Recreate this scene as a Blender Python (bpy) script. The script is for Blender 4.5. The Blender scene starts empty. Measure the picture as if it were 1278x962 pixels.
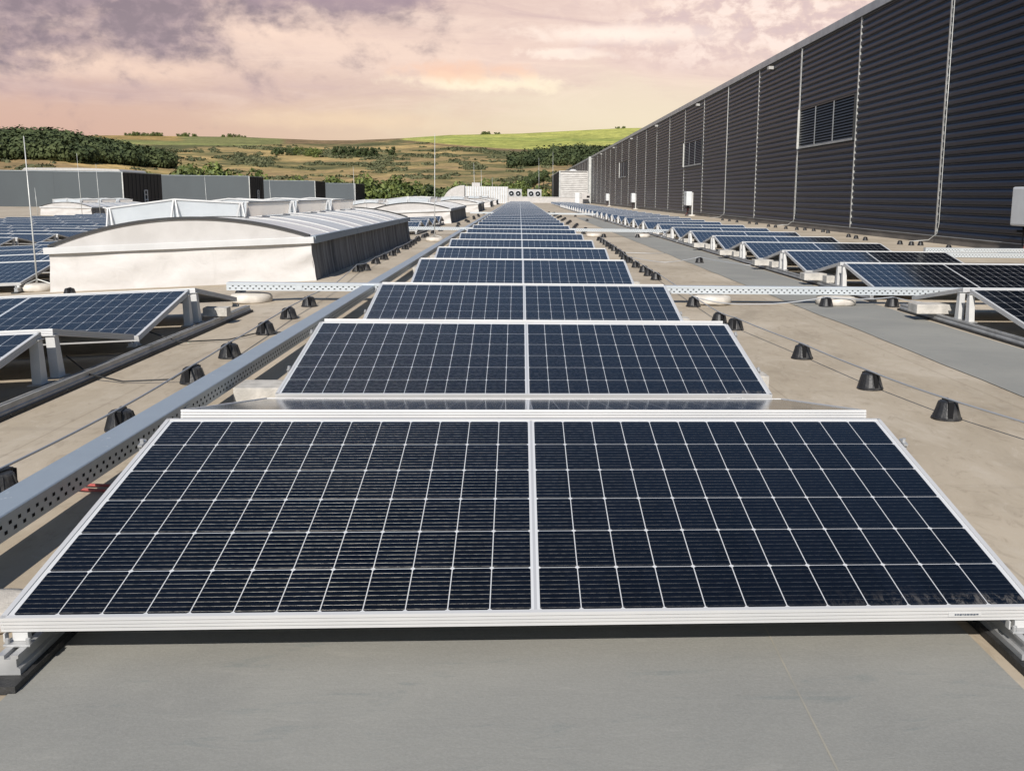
import bpy, bmesh, math, random
import numpy as np
from mathutils import Matrix, Vector
R = math.radians
rng = np.random.default_rng(7)
random.seed(7)
scene = bpy.context.scene
COL = scene.collection

# ------------------------------------------------------------------ camera
CAM_Z = 0.94
F_PX, XP, PITCH, YAW, ROLL = 1303.9, 728.8, R(10.263), R(3.594), R(0.754)
cd = bpy.data.cameras.new("camera")
cam = bpy.data.objects.new("camera", cd); COL.objects.link(cam)
fw = Vector((math.sin(YAW)*math.cos(PITCH), math.cos(YAW)*math.cos(PITCH), -math.sin(PITCH)))
r0 = Vector((math.cos(YAW), -math.sin(YAW), 0)); u0 = r0.cross(fw)
rr = r0*math.cos(ROLL) + u0*math.sin(ROLL); uu = -r0*math.sin(ROLL) + u0*math.cos(ROLL)
m = Matrix(((rr.x, uu.x, -fw.x, 0), (rr.y, uu.y, -fw.y, 0), (rr.z, uu.z, -fw.z, CAM_Z), (0, 0, 0, 1)))
cam.matrix_world = m
cd.sensor_fit = 'HORIZONTAL'; cd.sensor_width = 36
cd.lens = 36*F_PX/1278
cd.shift_x = -(XP-639)/1278
cd.clip_start = 0.05; cd.clip_end = 9000
scene.camera = cam

# ------------------------------------------------------------------ sun, sky, exposure
SUN_EL = R(35); SUN_DX, SUN_DY = 0.30, 1.40          # light travels towards +x, +y (sun behind the camera, a little left)
SUN_AZ = math.atan2(-SUN_DX, -SUN_DY)                 # bearing of the sun, clockwise from +y
sd = bpy.data.lights.new("sun", 'SUN'); sd.energy = 5.0; sd.angle = R(0.53); sd.color = (1.0, 0.95, 0.885)
so = bpy.data.objects.new("sun", sd); COL.objects.link(so)
sv = Vector((math.sin(SUN_AZ)*math.cos(SUN_EL), math.cos(SUN_AZ)*math.cos(SUN_EL), math.sin(SUN_EL)))
so.rotation_euler = (-sv).to_track_quat('-Z', 'Y').to_euler()
so.location = (-4, -12, 20)
scene.view_settings.view_transform = 'Standard'
scene.view_settings.look = 'None'
scene.view_settings.exposure = 0.18
scene.view_settings.gamma = 1.0
scene.view_settings.use_curve_mapping = False
scene.cycles.max_bounces = 6
scene.cycles.use_denoising = True

class NT:
    """small helper to wire shader nodes"""
    def __init__(s, tree): s.t = tree; s.n = tree.nodes; s.l = tree.links
    def node(s, typ, **kw):
        n = s.n.new(typ)
        for k, v in kw.items(): setattr(n, k, v)
        return n
    def put(s, sock, v):
        if isinstance(v, bpy.types.NodeSocket): s.l.new(v, sock)
        else: sock.default_value = v
    def math(s, op, a, b=0.0, c=None, clamp=False):
        n = s.node('ShaderNodeMath', operation=op, use_clamp=clamp)
        s.put(n.inputs[0], a); s.put(n.inputs[1], b)
        if c is not None: s.put(n.inputs[2], c)
        return n.outputs[0]
    def mix(s, f, a, b, mode='MIX'):
        n = s.node('ShaderNodeMix', data_type='RGBA', blend_type=mode)
        s.put(n.inputs[0], f)
        for i, v in ((6, a), (7, b)):
            if not isinstance(v, bpy.types.NodeSocket): v = tuple(v) + ((1,) if len(v) == 3 else ())
            s.put(n.inputs[i], v)
        return n.outputs[2]
    def noise(s, vec, scale, detail=4, rough=.55, dist=0):
        n = s.node('ShaderNodeTexNoise'); s.put(n.inputs['Vector'], vec)
        n.inputs['Scale'].default_value = scale; n.inputs['Detail'].default_value = detail
        n.inputs['Roughness'].default_value = rough; n.inputs['Distortion'].default_value = dist
        return n.outputs['Fac']
    def rng(s, v, a, b, c=0.0, d=1.0, smooth=True):
        n = s.node('ShaderNodeMapRange', interpolation_type='SMOOTHSTEP' if smooth else 'LINEAR')
        n.clamp = True
        s.put(n.inputs[0], v); s.put(n.inputs[1], a); s.put(n.inputs[2], b); s.put(n.inputs[3], c); s.put(n.inputs[4], d)
        return n.outputs[0]
    def vec(s, x, y, z):
        n = s.node('ShaderNodeCombineXYZ'); s.put(n.inputs[0], x); s.put(n.inputs[1], y); s.put(n.inputs[2], z); return n.outputs[0]
    def scaled(s, vec, sc, loc=(0, 0, 0)):
        n = s.node('ShaderNodeMapping'); s.put(n.inputs[0], vec); n.inputs[1].default_value = loc; n.inputs[3].default_value = sc; return n.outputs[0]

world = bpy.data.worlds.new("World"); scene.world = world; world.use_nodes = True
w = NT(world.node_tree); w.n.clear()
sky = w.node('ShaderNodeTexSky', sky_type='NISHITA'); sky.sun_disc = False
sky.sun_elevation = SUN_EL; sky.sun_rotation = SUN_AZ; sky.air_density = 1.0; sky.dust_density = 0.3; sky.ozone_density = 3.0
bg1 = w.node('ShaderNodeBackground'); w.l.new(sky.outputs[0], bg1.inputs[0]); bg1.inputs[1].default_value = 0.085
tc = w.node('ShaderNodeTexCoord'); sep = w.node('ShaderNodeSeparateXYZ'); w.l.new(tc.outputs['Generated'], sep.inputs[0])
DEG = 180/math.pi
az = w.math('MULTIPLY', w.math('ARCTAN2', sep.outputs[0], sep.outputs[1]), DEG)
el = w.math('MULTIPLY', w.math('ARCSINE', sep.outputs[2]), DEG)
def blob(a0, e0, ra, re, soft=1.0, warp=None):
    dx = w.math('DIVIDE', w.math('SUBTRACT', az, a0), ra); dy = w.math('DIVIDE', w.math('SUBTRACT', el, e0), re)
    d = w.math('SQRT', w.math('ADD', w.math('MULTIPLY', dx, dx), w.math('MULTIPLY', dy, dy)))
    if warp is not None: d = w.math('ADD', d, warp)
    return w.rng(d, 1.0+soft*.5, 1.0-soft*.7)
v1 = w.vec(w.math('MULTIPLY', az, 0.30), w.math('MULTIPLY', el, 0.85), 0.0)
n1 = w.noise(v1, 0.55, 6, .58, .5)
n2 = w.noise(w.scaled(v1, (1, 1.0, 1), (11, 4, 3)), 1.5, 8, .62, .6)
n3 = w.noise(w.scaled(v1, (.5, 1.25, 1), (2, 9, 1)), .9, 7, .6, .8)
wp = w.math('MULTIPLY', w.math('SUBTRACT', n2, .5), 2.2)
wp1 = w.math('MULTIPLY', w.math('SUBTRACT', n1, .5), 2.6)
n4 = w.noise(w.scaled(v1, (1.3, 1.6, 1), (5, 1, 8)), 3.2, 9, .66, .8)
wps = w.math('ADD', w.math('MULTIPLY', wp, .55), w.math('MULTIPLY', wp1, .6))
wpf = w.math('ADD', w.math('MULTIPLY', wps, .8), w.math('MULTIPLY', w.math('SUBTRACT', n4, .5), .75))
hor = w.mix(w.rng(az, -24, 8), (.625, .415, .335), (.78, .665, .47))
mid = w.mix(w.rng(az, -22, 12), (.66, .49, .425), (.76, .585, .525))
c = w.mix(w.rng(el, 2.5, 7.0), hor, mid)
hi = w.rng(el, 2.8, 6.0)
c = w.mix(w.math('MULTIPLY', w.math('MULTIPLY', w.rng(n3, .46, .70), .50), hi), c, (.90, .71, .60))
c = w.mix(w.math('MULTIPLY', w.math('MULTIPLY', w.rng(n3, .47, .30), .45), hi), c, (.56, .41, .415))
c = w.mix(w.math('MULTIPLY', w.math('MULTIPLY', w.rng(n4, .42, .66), .10), hi), c, (.94, .76, .66))
# soft billows for the cloud edges
v2 = w.vec(w.math('MULTIPLY', az, .42), w.math('MULTIPLY', el, .62), 4.0)
b1 = w.noise(v2, .75, 5, .55, .3); b2 = w.noise(w.scaled(v2, (1, 1, 1), (7, 3, 2)), 2.1, 7, .60, .25)
bw = w.math('ADD', w.math('MULTIPLY', w.math('SUBTRACT', b1, .5), 1.7), w.math('MULTIPLY', w.math('SUBTRACT', b2, .5), .75))
bf = w.math('ADD', w.math('MULTIPLY', w.math('SUBTRACT', b1, .5), .8), w.math('MULTIPLY', w.math('SUBTRACT', b2, .5), 2.4))
# lit pink sweep below the bank, then the purple grey bank at upper left
c = w.mix(w.math('MULTIPLY', blob(-9, 7.2, 10, 1.0, 1.2, bw), .6), c, (.92, .71, .585))
c = w.mix(w.math('MULTIPLY', blob(-23, 5.9, 10, .8, 1.0, bw), .75), c, (.90, .67, .54))
c = w.mix(w.math('MULTIPLY', blob(-13.5, 8.0, 6.0, .8, .9, bw), .75), c, (.92, .70, .575))
bank = blob(-29, 11.0, 21.5, 5.4, .62, bw)
c = w.mix(w.math('MULTIPLY', bank, .95), c, w.mix(w.rng(b2, .36, .66), (.255, .205, .240), (.370, .285, .315)))
c = w.mix(w.math('MULTIPLY', blob(-9.6, 10.1, 5.0, .9, .6, bw), .85), c, (.37, .28, .32))
c = w.mix(w.math('MULTIPLY', blob(-22, 4.7, 8, .6, 1.0, bw), .45), c, (.50, .365, .375))
c = w.mix(w.math('MULTIPLY', blob(-12, 5.2, 5, .6, 1.0, bw), .30), c, (.58, .43, .42))
c = w.mix(w.math('MULTIPLY', blob(-9, 3.7, 5, .5, 1.0, bw), .5), c, (.86, .66, .45))
# bright streak with an orange upper lobe
c = w.mix(w.math('MULTIPLY', blob(-1.9, 5.80, 3.8, .42, 1.1, bf), .85), c, (1.0, .86, .65))
c = w.mix(w.math('MULTIPLY', blob(-2.9, 6.30, 2.8, .46, 1.1, bf), .75), c, (.88, .57, .42))
c = w.mix(w.math('MULTIPLY', blob(5.4, 8.35, 4.8, .42, 1.1, bf), .75), c, (1.02, .87, .76))
c = w.mix(w.math('MULTIPLY', blob(2.2, 7.3, 2.2, .26, .7, bf), .6), c, (1.02, .88, .76))
# puffy cloud at upper right with mauve gaps
c = w.mix(w.math('MULTIPLY', w.math('MULTIPLY', blob(13, 9.4, 9, 2.4, 1.0, bw), w.rng(b2, .56, .36)), .55), c, (.59, .455, .475))
c = w.mix(w.math('MULTIPLY', w.math('MULTIPLY', blob(12.5, 9.2, 8.5, 2.5, 1.0, bw), w.rng(b2, .44, .62)), .8), c, (.95, .79, .71))
c = w.mix(w.math('MULTIPLY', blob(7, 4.6, 10, 1.7, 1.2, wp1), .55), c, (.82, .725, .55))
bg2 = w.node('ShaderNodeBackground'); w.l.new(c, bg2.inputs[0]); bg2.inputs[1].default_value = 1.0
front = w.math('MULTIPLY', w.rng(w.math('ABSOLUTE', az), 80, 40), w.rng(w.math('ADD', el, w.math('MULTIPLY', wp1, 1.5)), 17, 11))
ms = w.node('ShaderNodeMixShader'); w.l.new(front, ms.inputs[0]); w.l.new(bg1.outputs[0], ms.inputs[1]); w.l.new(bg2.outputs[0], ms.inputs[2])
wo = w.node('ShaderNodeOutputWorld'); w.l.new(ms.outputs[0], wo.inputs[0])

# ------------------------------------------------------------------ materials
def mat(name, fn=None, color=(.5, .5, .5), rough=.6, metal=0.0, spec=.5):
    m_ = bpy.data.materials.new(name); m_.use_nodes = True
    t = NT(m_.node_tree); b = t.n['Principled BSDF']
    b.inputs['Base Color'].default_value = (*color, 1); b.inputs['Roughness'].default_value = rough
    b.inputs['Metallic'].default_value = metal; b.inputs['Specular IOR Level'].default_value = spec
    if fn: fn(t, b)
    return m_
def oc(t): return t.node('ShaderNodeTexCoord').outputs['Object']
def gp(t): return t.node('ShaderNodeNewGeometry').outputs['Position']
def mottled(a, b_, scale=6, stretch=(1, 1, 1), lo=.35, hi=.65, world=False, bump=0, bscale=80, detail=6):
    def fn(t, b):
        v = t.scaled(gp(t) if world else oc(t), stretch)
        f = t.rng(t.noise(v, scale, detail), lo, hi)
        t.put(b.inputs['Base Color'], t.mix(f, a, b_))
        if bump:
            bn = t.node('ShaderNodeBump'); bn.inputs['Strength'].default_value = bump; bn.inputs['Distance'].default_value = .01
            t.put(bn.inputs['Height'], t.noise(v, bscale, 4)); t.put(b.inputs['Normal'], bn.outputs[0])
    return fn

def roof_fn(t, b):
    p = gp(t); s = t.node('ShaderNodeSeparateXYZ'); t.put(s.inputs[0], p)
    big = t.noise(p, .35, 5, .6, .4); med = t.noise(t.scaled(p, (1, .45, 1)), 2.2, 7, .62, .6); fine = t.noise(p, 60, 3, .7)
    c_ = t.mix(t.rng(big, .35, .68), (.372, .308, .224), (.505, .428, .326))
    c_ = t.mix(t.math('MULTIPLY', t.rng(med, .50, .66), .60), c_, (.50, .43, .335))
    c_ = t.mix(t.math('MULTIPLY', t.rng(med, .46, .30), .40), c_, (.215, .172, .122))
    c_ = t.mix(t.math('MULTIPLY', t.rng(fine, .35, .75), .16), c_, (.42, .37, .30))
    pat = t.noise(t.scaled(p, (1.6, .7, 1)), 9, 8, .72, .9)
    c_ = t.mix(t.math('MULTIPLY', t.rng(pat, .52, .66), .38), c_, (.245, .195, .140))
    c_ = t.mix(t.math('MULTIPLY', t.rng(pat, .46, .34), .34), c_, (.52, .455, .365))
    # drip stains running with the fall of the roof
    st = t.noise(t.scaled(p, (.5, 5, 1)), 1.3, 5, .6)
    c_ = t.mix(t.math('MULTIPLY', t.rng(st, .56, .70), .22), c_, (.20, .165, .125))
    # welded sheet laps about every metre
    fx = t.math('ABSOLUTE', t.math('SUBTRACT', t.math('FRACT', t.math('ADD', t.math('MULTIPLY', s.outputs[0], 1/1.04), .27)), .5))
    lap = t.math('MULTIPLY', t.rng(fx, .006, .002), .28)
    c_ = t.mix(lap, c_, (.15, .125, .10))
    lap2 = t.math('MULTIPLY', t.rng(t.math('ABSOLUTE', t.math('SUBTRACT', fx, .05)), .04, .02), .10)
    c_ = t.mix(lap2, c_, (.46, .41, .33))
    t.put(b.inputs['Base Color'], c_)
    bn = t.node('ShaderNodeBump'); bn.inputs['Strength'].default_value = .25; bn.inputs['Distance'].default_value = .004
    t.put(bn.inputs['Height'], t.math('ADD', t.math('MULTIPLY', fine, .6), t.math('MULTIPLY', med, 2.0))); t.put(b.inputs['Normal'], bn.outputs[0])
M = {}
M['roof'] = mat('roof_membrane', roof_fn, rough=.82, spec=.3)
def grey_fn(t, b):
    p = gp(t)
    big = t.noise(p, 1.1, 5, .6, .5); smear = t.noise(t.scaled(p, (1, 3.2, 1)), 4.5, 7, .66, .8); fine = t.noise(p, 170, 3, .7)
    c_ = t.mix(t.rng(big, .3, .7), (.226, .221, .198), (.278, .269, .236))
    c_ = t.mix(t.math('MULTIPLY', t.rng(smear, .57, .70), .50), c_, (.17, .187, .175))
    c_ = t.mix(t.math('MULTIPLY', t.rng(smear, .42, .28), .30), c_, (.37, .35, .31))
    c_ = t.mix(t.math('MULTIPLY', t.rng(fine, .3, .8), .22), c_, (.40, .39, .36))
    t.put(b.inputs['Base Color'], c_)
    bn = t.node('ShaderNodeBump'); bn.inputs['Strength'].default_value = .22; bn.inputs['Distance'].default_value = .003
    t.put(bn.inputs['Height'], t.math('ADD', fine, t.math('MULTIPLY', smear, 2.0))); t.put(b.inputs['Normal'], bn.outputs[0])
M['grey'] = mat('grey_walkway_membrane', grey_fn, rough=.78, spec=.35)

M['lap'] = mat('membrane_lap', mottled((.33, .305, .245), (.262, .252, .22), 5, world=True), rough=.8, spec=.3)
CELL_N, CELL_M = 12, 6
def cell_fn(t, b):
    o = oc(t); s = t.node('ShaderNodeSeparateXYZ'); t.put(s.inputs[0], o); x, y = s.outputs[0], s.outputs[1]
    ax = t.math('ABSOLUTE', x); U, V = .08516, 1.007/6
    u = t.math('DIVIDE', t.math('SUBTRACT', ax, .0080), U); v = t.math('DIVIDE', t.math('SUBTRACT', y, .0130), V)
    fu, fv = t.math('FRACT', u), t.math('FRACT', v)
    du = t.math('MULTIPLY', t.math('MINIMUM', fu, t.math('SUBTRACT', 1, fu)), U)      # metres to the nearest cell edge
    dv = t.math('MULTIPLY', t.math('MINIMUM', fv, t.math('SUBTRACT', 1, fv)), V)
    edge = t.math('MINIMUM', t.math('MINIMUM', du, dv), t.math('SUBTRACT', t.math('ADD', du, dv), .0058))
    inside = t.math('MULTIPLY', t.math('MULTIPLY', t.math('GREATER_THAN', u, 0), t.math('LESS_THAN', u, CELL_N)),
                    t.math('MULTIPLY', t.math('GREATER_THAN', v, 0), t.math('LESS_THAN', v, CELL_M)))
    cell = t.math('MULTIPLY', inside, t.rng(edge, .0006, .0014))
    # cell to cell tint
    wn = t.node('ShaderNodeTexWhiteNoise', noise_dimensions='3D')
    t.put(wn.inputs[0], t.vec(t.math('FLOOR', t.math('DIVIDE', t.math('ADD', x, 3), U)), t.math('FLOOR', v), 0.0))
    cc = t.mix(wn.outputs[0], (.0013, .0018, .0036), (.0025, .0034, .0064))
    # busbar wires along x with a broken shine
    ph = t.math('SUBTRACT', t.math('FRACT', t.math('MULTIPLY', fv, 9.5)), .5)
    brk = t.rng(t.noise(t.scaled(o, (60, 57, 1)), 1.0, 2, .6), .36, .62)
    bus = t.math('MULTIPLY', t.rng(t.math('ABSOLUTE', ph), .085, .045), t.math('ADD', .26, t.math('MULTIPLY', brk, .40)))
    # dust specks
    dst = t.rng(t.noise(o, 420, 2, .5), .715, .76)
    cc = t.mix(t.math('MULTIPLY', dst, .35), cc, (.30, .26, .20))
    c_ = t.mix(cell, (.58, .58, .575), cc)
    # mid seam: thin grey line in the white gap
    c_ = t.mix(t.math('MULTIPLY', t.rng(ax, .0038, .0026), .6), c_, (.30, .30, .31))
    # washed dust collecting on the low edge, mostly towards one corner
    dn = t.noise(t.scaled(o, (5, 16, 1)), 2.2, 6, .7, .7)
    scr = t.noise(t.scaled(o, (30, 9, 1)), 2.0, 5, .75, 1.5)
    lowd = t.math('MULTIPLY', t.math('MULTIPLY', t.rng(scr, .46, .68), t.rng(t.math('ADD', y, t.math('MULTIPLY', dn, -.12)), .025, -.06)), t.rng(x, .50, 1.0, .04, 1.0))
    c_ = t.mix(t.math('MULTIPLY', lowd, .40), c_, (.40, .36, .31))
    film = t.noise(t.scaled(o, (1.2, 2.5, 1)), 2.0, 5, .6)
    t.put(b.inputs['Base Color'], c_)
    t.put(b.inputs['Roughness'], t.math('ADD', .07, t.math('ADD', t.math('MULTIPLY', lowd, .5), t.math('MULTIPLY', film, .05))))
    # the wires are round: their normal turns across the wire, so they catch the sun in a broad stripe
    k = t.math('MULTIPLY', ph, 14.0); k = t.math('MAXIMUM', t.math('MINIMUM', k, .92), -.92)
    vt = t.node('ShaderNodeVectorTransform', vector_type='NORMAL', convert_from='OBJECT', convert_to='WORLD')
    t.put(vt.inputs[0], t.vec(0.0, k, t.math('SQRT', t.math('SUBTRACT', 1.0, t.math('MULTIPLY', k, k)))))
    wb = t.node('ShaderNodeBsdfPrincipled'); wb.inputs['Base Color'].default_value = (.46, .43, .37, 1); wb.inputs['Metallic'].default_value = 1.0; wb.inputs['Roughness'].default_value = .30
    t.l.new(vt.outputs[0], wb.inputs['Normal'])
    mx = t.node('ShaderNodeMixShader'); t.put(mx.inputs[0], t.math('MULTIPLY', bus, t.math('MULTIPLY', cell, .62)))
    t.l.new(b.outputs[0], mx.inputs[1]); t.l.new(wb.outputs[0], mx.inputs[2])
    t.l.new(mx.outputs[0], t.n['Material Output'].inputs[0])
M['cell'] = mat('solar_cells_under_glass', cell_fn, rough=.1, spec=.26)
M['frame'] = mat('anodised_aluminium_frame', mottled((.575, .565, .55), (.535, .53, .52), 3), rough=.45, metal=.15)
M['alu'] = mat('mill_aluminium', mottled((.42, .42, .415), (.33, .33, .325), 12), rough=.42, metal=.35)
M['white_alu'] = mat('pale_sheet_metal', mottled((.56, .555, .54), (.48, .475, .46), 5), rough=.45, metal=.15)
M['back'] = mat('panel_backsheet', color=(.55, .55, .54), rough=.6)
def galv_fn(t, b):
    o = oc(t); vo = t.node('ShaderNodeTexVoronoi'); t.put(vo.inputs['Vector'], o); vo.inputs['Scale'].default_value = 90
    sp = t.mix(.5, vo.outputs['Color'], (.5, .5, .5))
    f = t.noise(o, 7, 5, .6)
    bw = t.node('ShaderNodeRGBToBW'); t.put(bw.inputs[0], sp)
    c_ = t.mix(t.math('ADD', t.math('MULTIPLY', bw.outputs[0], .5), t.math('MULTIPLY', f, .5)), (.27, .32, .36), (.40, .455, .495))
    c_ = t.mix(t.math('MULTIPLY', t.rng(t.noise(o, 24, 4, .7), .66, .72), .5), c_, (.75, .75, .73))
    t.put(b.inputs['Base Color'], c_); t.put(b.inputs['Roughness'], t.math('ADD', .34, t.math('MULTIPLY', bw.outputs[0], .22)))
M['galv'] = mat('galvanised_steel', galv_fn, metal=.35)
def galv_sunlit_fn(t, b):
    galv_fn(t, b); src = b.inputs['Base Color'].links[0].from_socket
    t.put(b.inputs['Base Color'], t.mix(.55, src, (.60, .61, .605)))
M['galv_sunlit'] = mat('sunlit_galvanised_steel', galv_sunlit_fn, metal=.2)  # paler copy of the galvanised steel, sunlight on the crossing trays mixed into its colour
M['hole'] = mat('dark_opening', color=(.012, .012, .013), rough=.9, spec=.1)
M['rubber'] = mat('black_rubber', mottled((.012, .012, .012), (.030, .029, .028), 30, bump=.3, bscale=140), rough=.62)
M['plastic'] = mat('weathered_black_plastic', mottled((.014, .014, .015), (.075, .070, .064), 14, lo=.42, hi=.78, bump=.2), rough=.5)
M['wire'] = mat('aluminium_wire', color=(.42, .43, .44), rough=.5, metal=.5)
M['blackcable'] = mat('black_cable', color=(.018, .018, .018), rough=.6)
M['red'] = mat('red_cable', mottled((.36, .07, .06), (.25, .05, .045), 30), rough=.55)
M['concrete'] = mat('pale_concrete', mottled((.52, .49, .44), (.38, .36, .325), 14, bump=.4, bscale=90), rough=.9, spec=.2)
M['concdisc'] = mat('cream_cast_concrete', mottled((.62, .57, .50), (.50, .46, .40), 10, bump=.2), rough=.85, spec=.2)
def fabric_fn(t, b):
    o = oc(t); f = t.noise(t.scaled(o, (1, 1, 2)), 2.2, 6, .6, .5); g = t.noise(t.scaled(o, (6, 6, .8)), 1.5, 5, .6)
    c_ = t.mix(t.rng(f, .35, .7), (.52, .495, .47), (.455, .43, .405))
    c_ = t.mix(t.math('MULTIPLY', t.rng(g, .58, .75), .25), c_, (.34, .315, .29))
    t.put(b.inputs['Base Color'], c_)
    bn = t.node('ShaderNodeBump'); bn.inputs['Strength'].default_value = .5; bn.inputs['Distance'].default_value = .02
    t.put(bn.inputs['Height'], t.noise(o, 5.5, 4, .5, 1.2)); t.put(b.inputs['Normal'], bn.outputs[0])
M['fabric'] = mat('cream_membrane_upstand', fabric_fn, rough=.75, spec=.3)
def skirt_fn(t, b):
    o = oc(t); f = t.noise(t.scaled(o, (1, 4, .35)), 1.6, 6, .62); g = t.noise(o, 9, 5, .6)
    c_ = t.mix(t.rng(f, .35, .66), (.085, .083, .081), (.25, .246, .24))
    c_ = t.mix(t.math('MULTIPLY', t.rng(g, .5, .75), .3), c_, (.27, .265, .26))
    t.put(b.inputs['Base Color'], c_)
M['skirt'] = mat('grimy_shaded_membrane', skirt_fn, rough=.8, spec=.3)  # grime stains, plus the right side's shade put into the grey
def vault_fn(a, b_, rough=.28):
    def fn(t, b):
        o = oc(t); f = t.noise(t.scaled(o, (.6, 6, 1)), 1.4, 5, .6); g = t.noise(o, 2.5, 5, .6)
        c_ = t.mix(t.rng(f, .35, .7), a, b_); c_ = t.mix(t.math('MULTIPLY', t.rng(g, .5, .75), .25), c_, tuple(k*.75 for k in b_))
        t.put(b.inputs['Base Color'], c_)
    return fn
M['vault_grey'] = mat('clear_ribbed_glazing', vault_fn((.54, .555, .555), (.45, .46, .46)), rough=.42, spec=.3)
M['vault_white'] = mat('opal_glazing', vault_fn((.66, .64, .61), (.55, .53, .50)), rough=.35)
M['white'] = mat('white_coated_metal', mottled((.52, .515, .505), (.47, .465, .455), 3), rough=.4)
def sheet_fn(t, b):
    mottled((.62, .66, .69), (.57, .61, .64), 4)(t, b)
    tr = t.node('ShaderNodeBsdfTranslucent'); tr.inputs[0].default_value = (.85, .80, .74, 1)
    mx = t.node('ShaderNodeMixShader'); mx.inputs[0].default_value = .38; t.l.new(b.outputs[0], mx.inputs[1]); t.l.new(tr.outputs[0], mx.inputs[2]); t.l.new(mx.outputs[0], t.n['Material Output'].inputs[0])
M['bluewhite'] = mat('white_translucent_sheet', sheet_fn, rough=.4)
def side_sheet_fn(t, b):
    sheet_fn(t, b)
    for n_ in t.n:
        if n_.type == 'MIX_SHADER': n_.inputs[0].default_value = .88
        if n_.type == 'BSDF_TRANSLUCENT': n_.inputs[0].default_value = (.93, .88, .82, 1)
M['creamsheet'] = mat('cream_translucent_sheet', side_sheet_fn, rough=.4)
M['ivory'] = mat('ivory_painted_plaster', mottled((.455, .435, .415), (.40, .38, .36), 3), rough=.6)
M['darktrim'] = mat('dark_gasket', color=(.025, .025, .026), rough=.6)
def clad_fn(t, b):
    p = gp(t); f = t.noise(t.scaled(p, (1, .15, 1)), 1.2, 5, .6); g = t.noise(t.scaled(p, (1, 3, .6)), 2.0, 5, .65)
    s = t.node('ShaderNodeSeparateXYZ'); t.put(s.inputs[0], p)
    sheet = t.node('ShaderNodeTexWhiteNoise', noise_dimensions='1D'); t.put(sheet.inputs['W'], t.math('FLOOR', t.math('DIVIDE', t.math('SUBTRACT', s.outputs[1], 23.1-6.18*10), 6.18)))
    c_ = t.mix(sheet.outputs[0], (.0038, .0088, .0205), (.0056, .0118, .0255))
    c_ = t.mix(t.math('MULTIPLY', t.rng(f, .4, .7), .35), c_, (.008, .013, .022))
    c_ = t.mix(t.math('MULTIPLY', t.rng(g, .55, .75), .22), c_, (.013, .017, .022))
    t.put(b.inputs['Base Color'], c_)
M['clad'] = mat('anthracite_corrugated_cladding', clad_fn, rough=.38, spec=.25)
M['coping'] = mat('grey_blue_coping', mottled((.34, .37, .39), (.27, .295, .315), 2, world=True), rough=.4, metal=.3)
M['plinth'] = mat('stained_plinth', mottled((.17, .15, .13), (.10, .09, .08), 1.6, (1, .5, 2), world=True), rough=.8)
M['louvre'] = mat('louvre_blade', color=(.017, .020, .022), rough=.45, metal=.1)
M['greyclad'] = mat('grey_metal_cladding', mottled((.060, .071, .076), (.053, .062, .067), .25, (1, 1, .6)), rough=.5)
M['darkclad'] = mat('black_and_shaded_cladding', mottled((.005, .007, .010), (.008, .010, .014), 1), rough=.6, spec=.15)
M['palelouvre'] = mat('weathered_pale_louvre', mottled((.50, .48, .45), (.38, .36, .335), 1.5, (1, 1, 3)), rough=.6)
M['paint'] = mat('light_grey_powder_coat', mottled((.58, .60, .61), (.54, .555, .565), 3), rough=.4)
M['screen'] = mat('dark_display', color=(.06, .075, .10), rough=.2)
M['pipe'] = mat('pale_galvanised_strip', mottled((.56, .56, .53), (.43, .43, .41), 4, world=True), rough=.45, metal=.3)
M['lamp'] = mat('lamp_housing', color=(.36, .35, .33), rough=.5)
M['bark'] = mat('bark', mottled((.06, .045, .03), (.11, .085, .06), 3), rough=.9)
def leaf_fn(a, b_, scale=1.0):
    def fn(t, b):
        oi = t.node('ShaderNodeObjectInfo'); f = t.rng(t.noise(oc(t), scale, 4, .6), .35, .65)
        hs = t.node('ShaderNodeHueSaturation'); t.put(hs.inputs['Color'], t.mix(f, a, b_))
        t.put(hs.inputs['Value'], t.math('ADD', .8, t.math('MULTIPLY', oi.outputs['Random'], .4)))
        t.put(b.inputs['Base Color'], hs.outputs[0])
    return fn
M['leaf'] = mat('fresh_green_leaves', leaf_fn((.060, .086, .022), (.155, .180, .050), .5), rough=.6, spec=.3)
M['leafdark'] = mat('dark_green_leaves', leaf_fn((.034, .050, .019), (.082, .105, .038), .4), rough=.65, spec=.3)
M['leafolive'] = mat('olive_green_leaves', leaf_fn((.095, .108, .032), (.205, .205, .070), .5), rough=.65, spec=.3)
M['scrub'] = mat('scrub_leaves', leaf_fn((.056, .064, .032), (.120, .120, .060), .06), rough=.8, spec=.2)
M['wood'] = mat('woodland_leaves', leaf_fn((.032, .044, .019), (.064, .078, .031), .05), rough=.8, spec=.2)
def land_fn(t, b):
    a = t.node('ShaderNodeAttribute'); a.attribute_name = 'Cover'; p = gp(t)
    f = t.noise(p, .035, 8, .72); g = t.noise(t.scaled(p, (1, .6, 1)), .16, 6, .75)
    c_ = t.mix(1.0, a.outputs['Color'], t.mix(t.rng(f, .3, .7), (.62, .64, .62), (1.28, 1.24, 1.14)), 'MULTIPLY')
    c_ = t.mix(1.0, c_, t.mix(t.rng(g, .3, .7), (.72, .76, .74), (1.24, 1.20, 1.16)), 'MULTIPLY')
    t.put(b.inputs['Base Color'], c_)
M['land'] = mat('hillside_land', land_fn, rough=.95, spec=.1)

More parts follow.
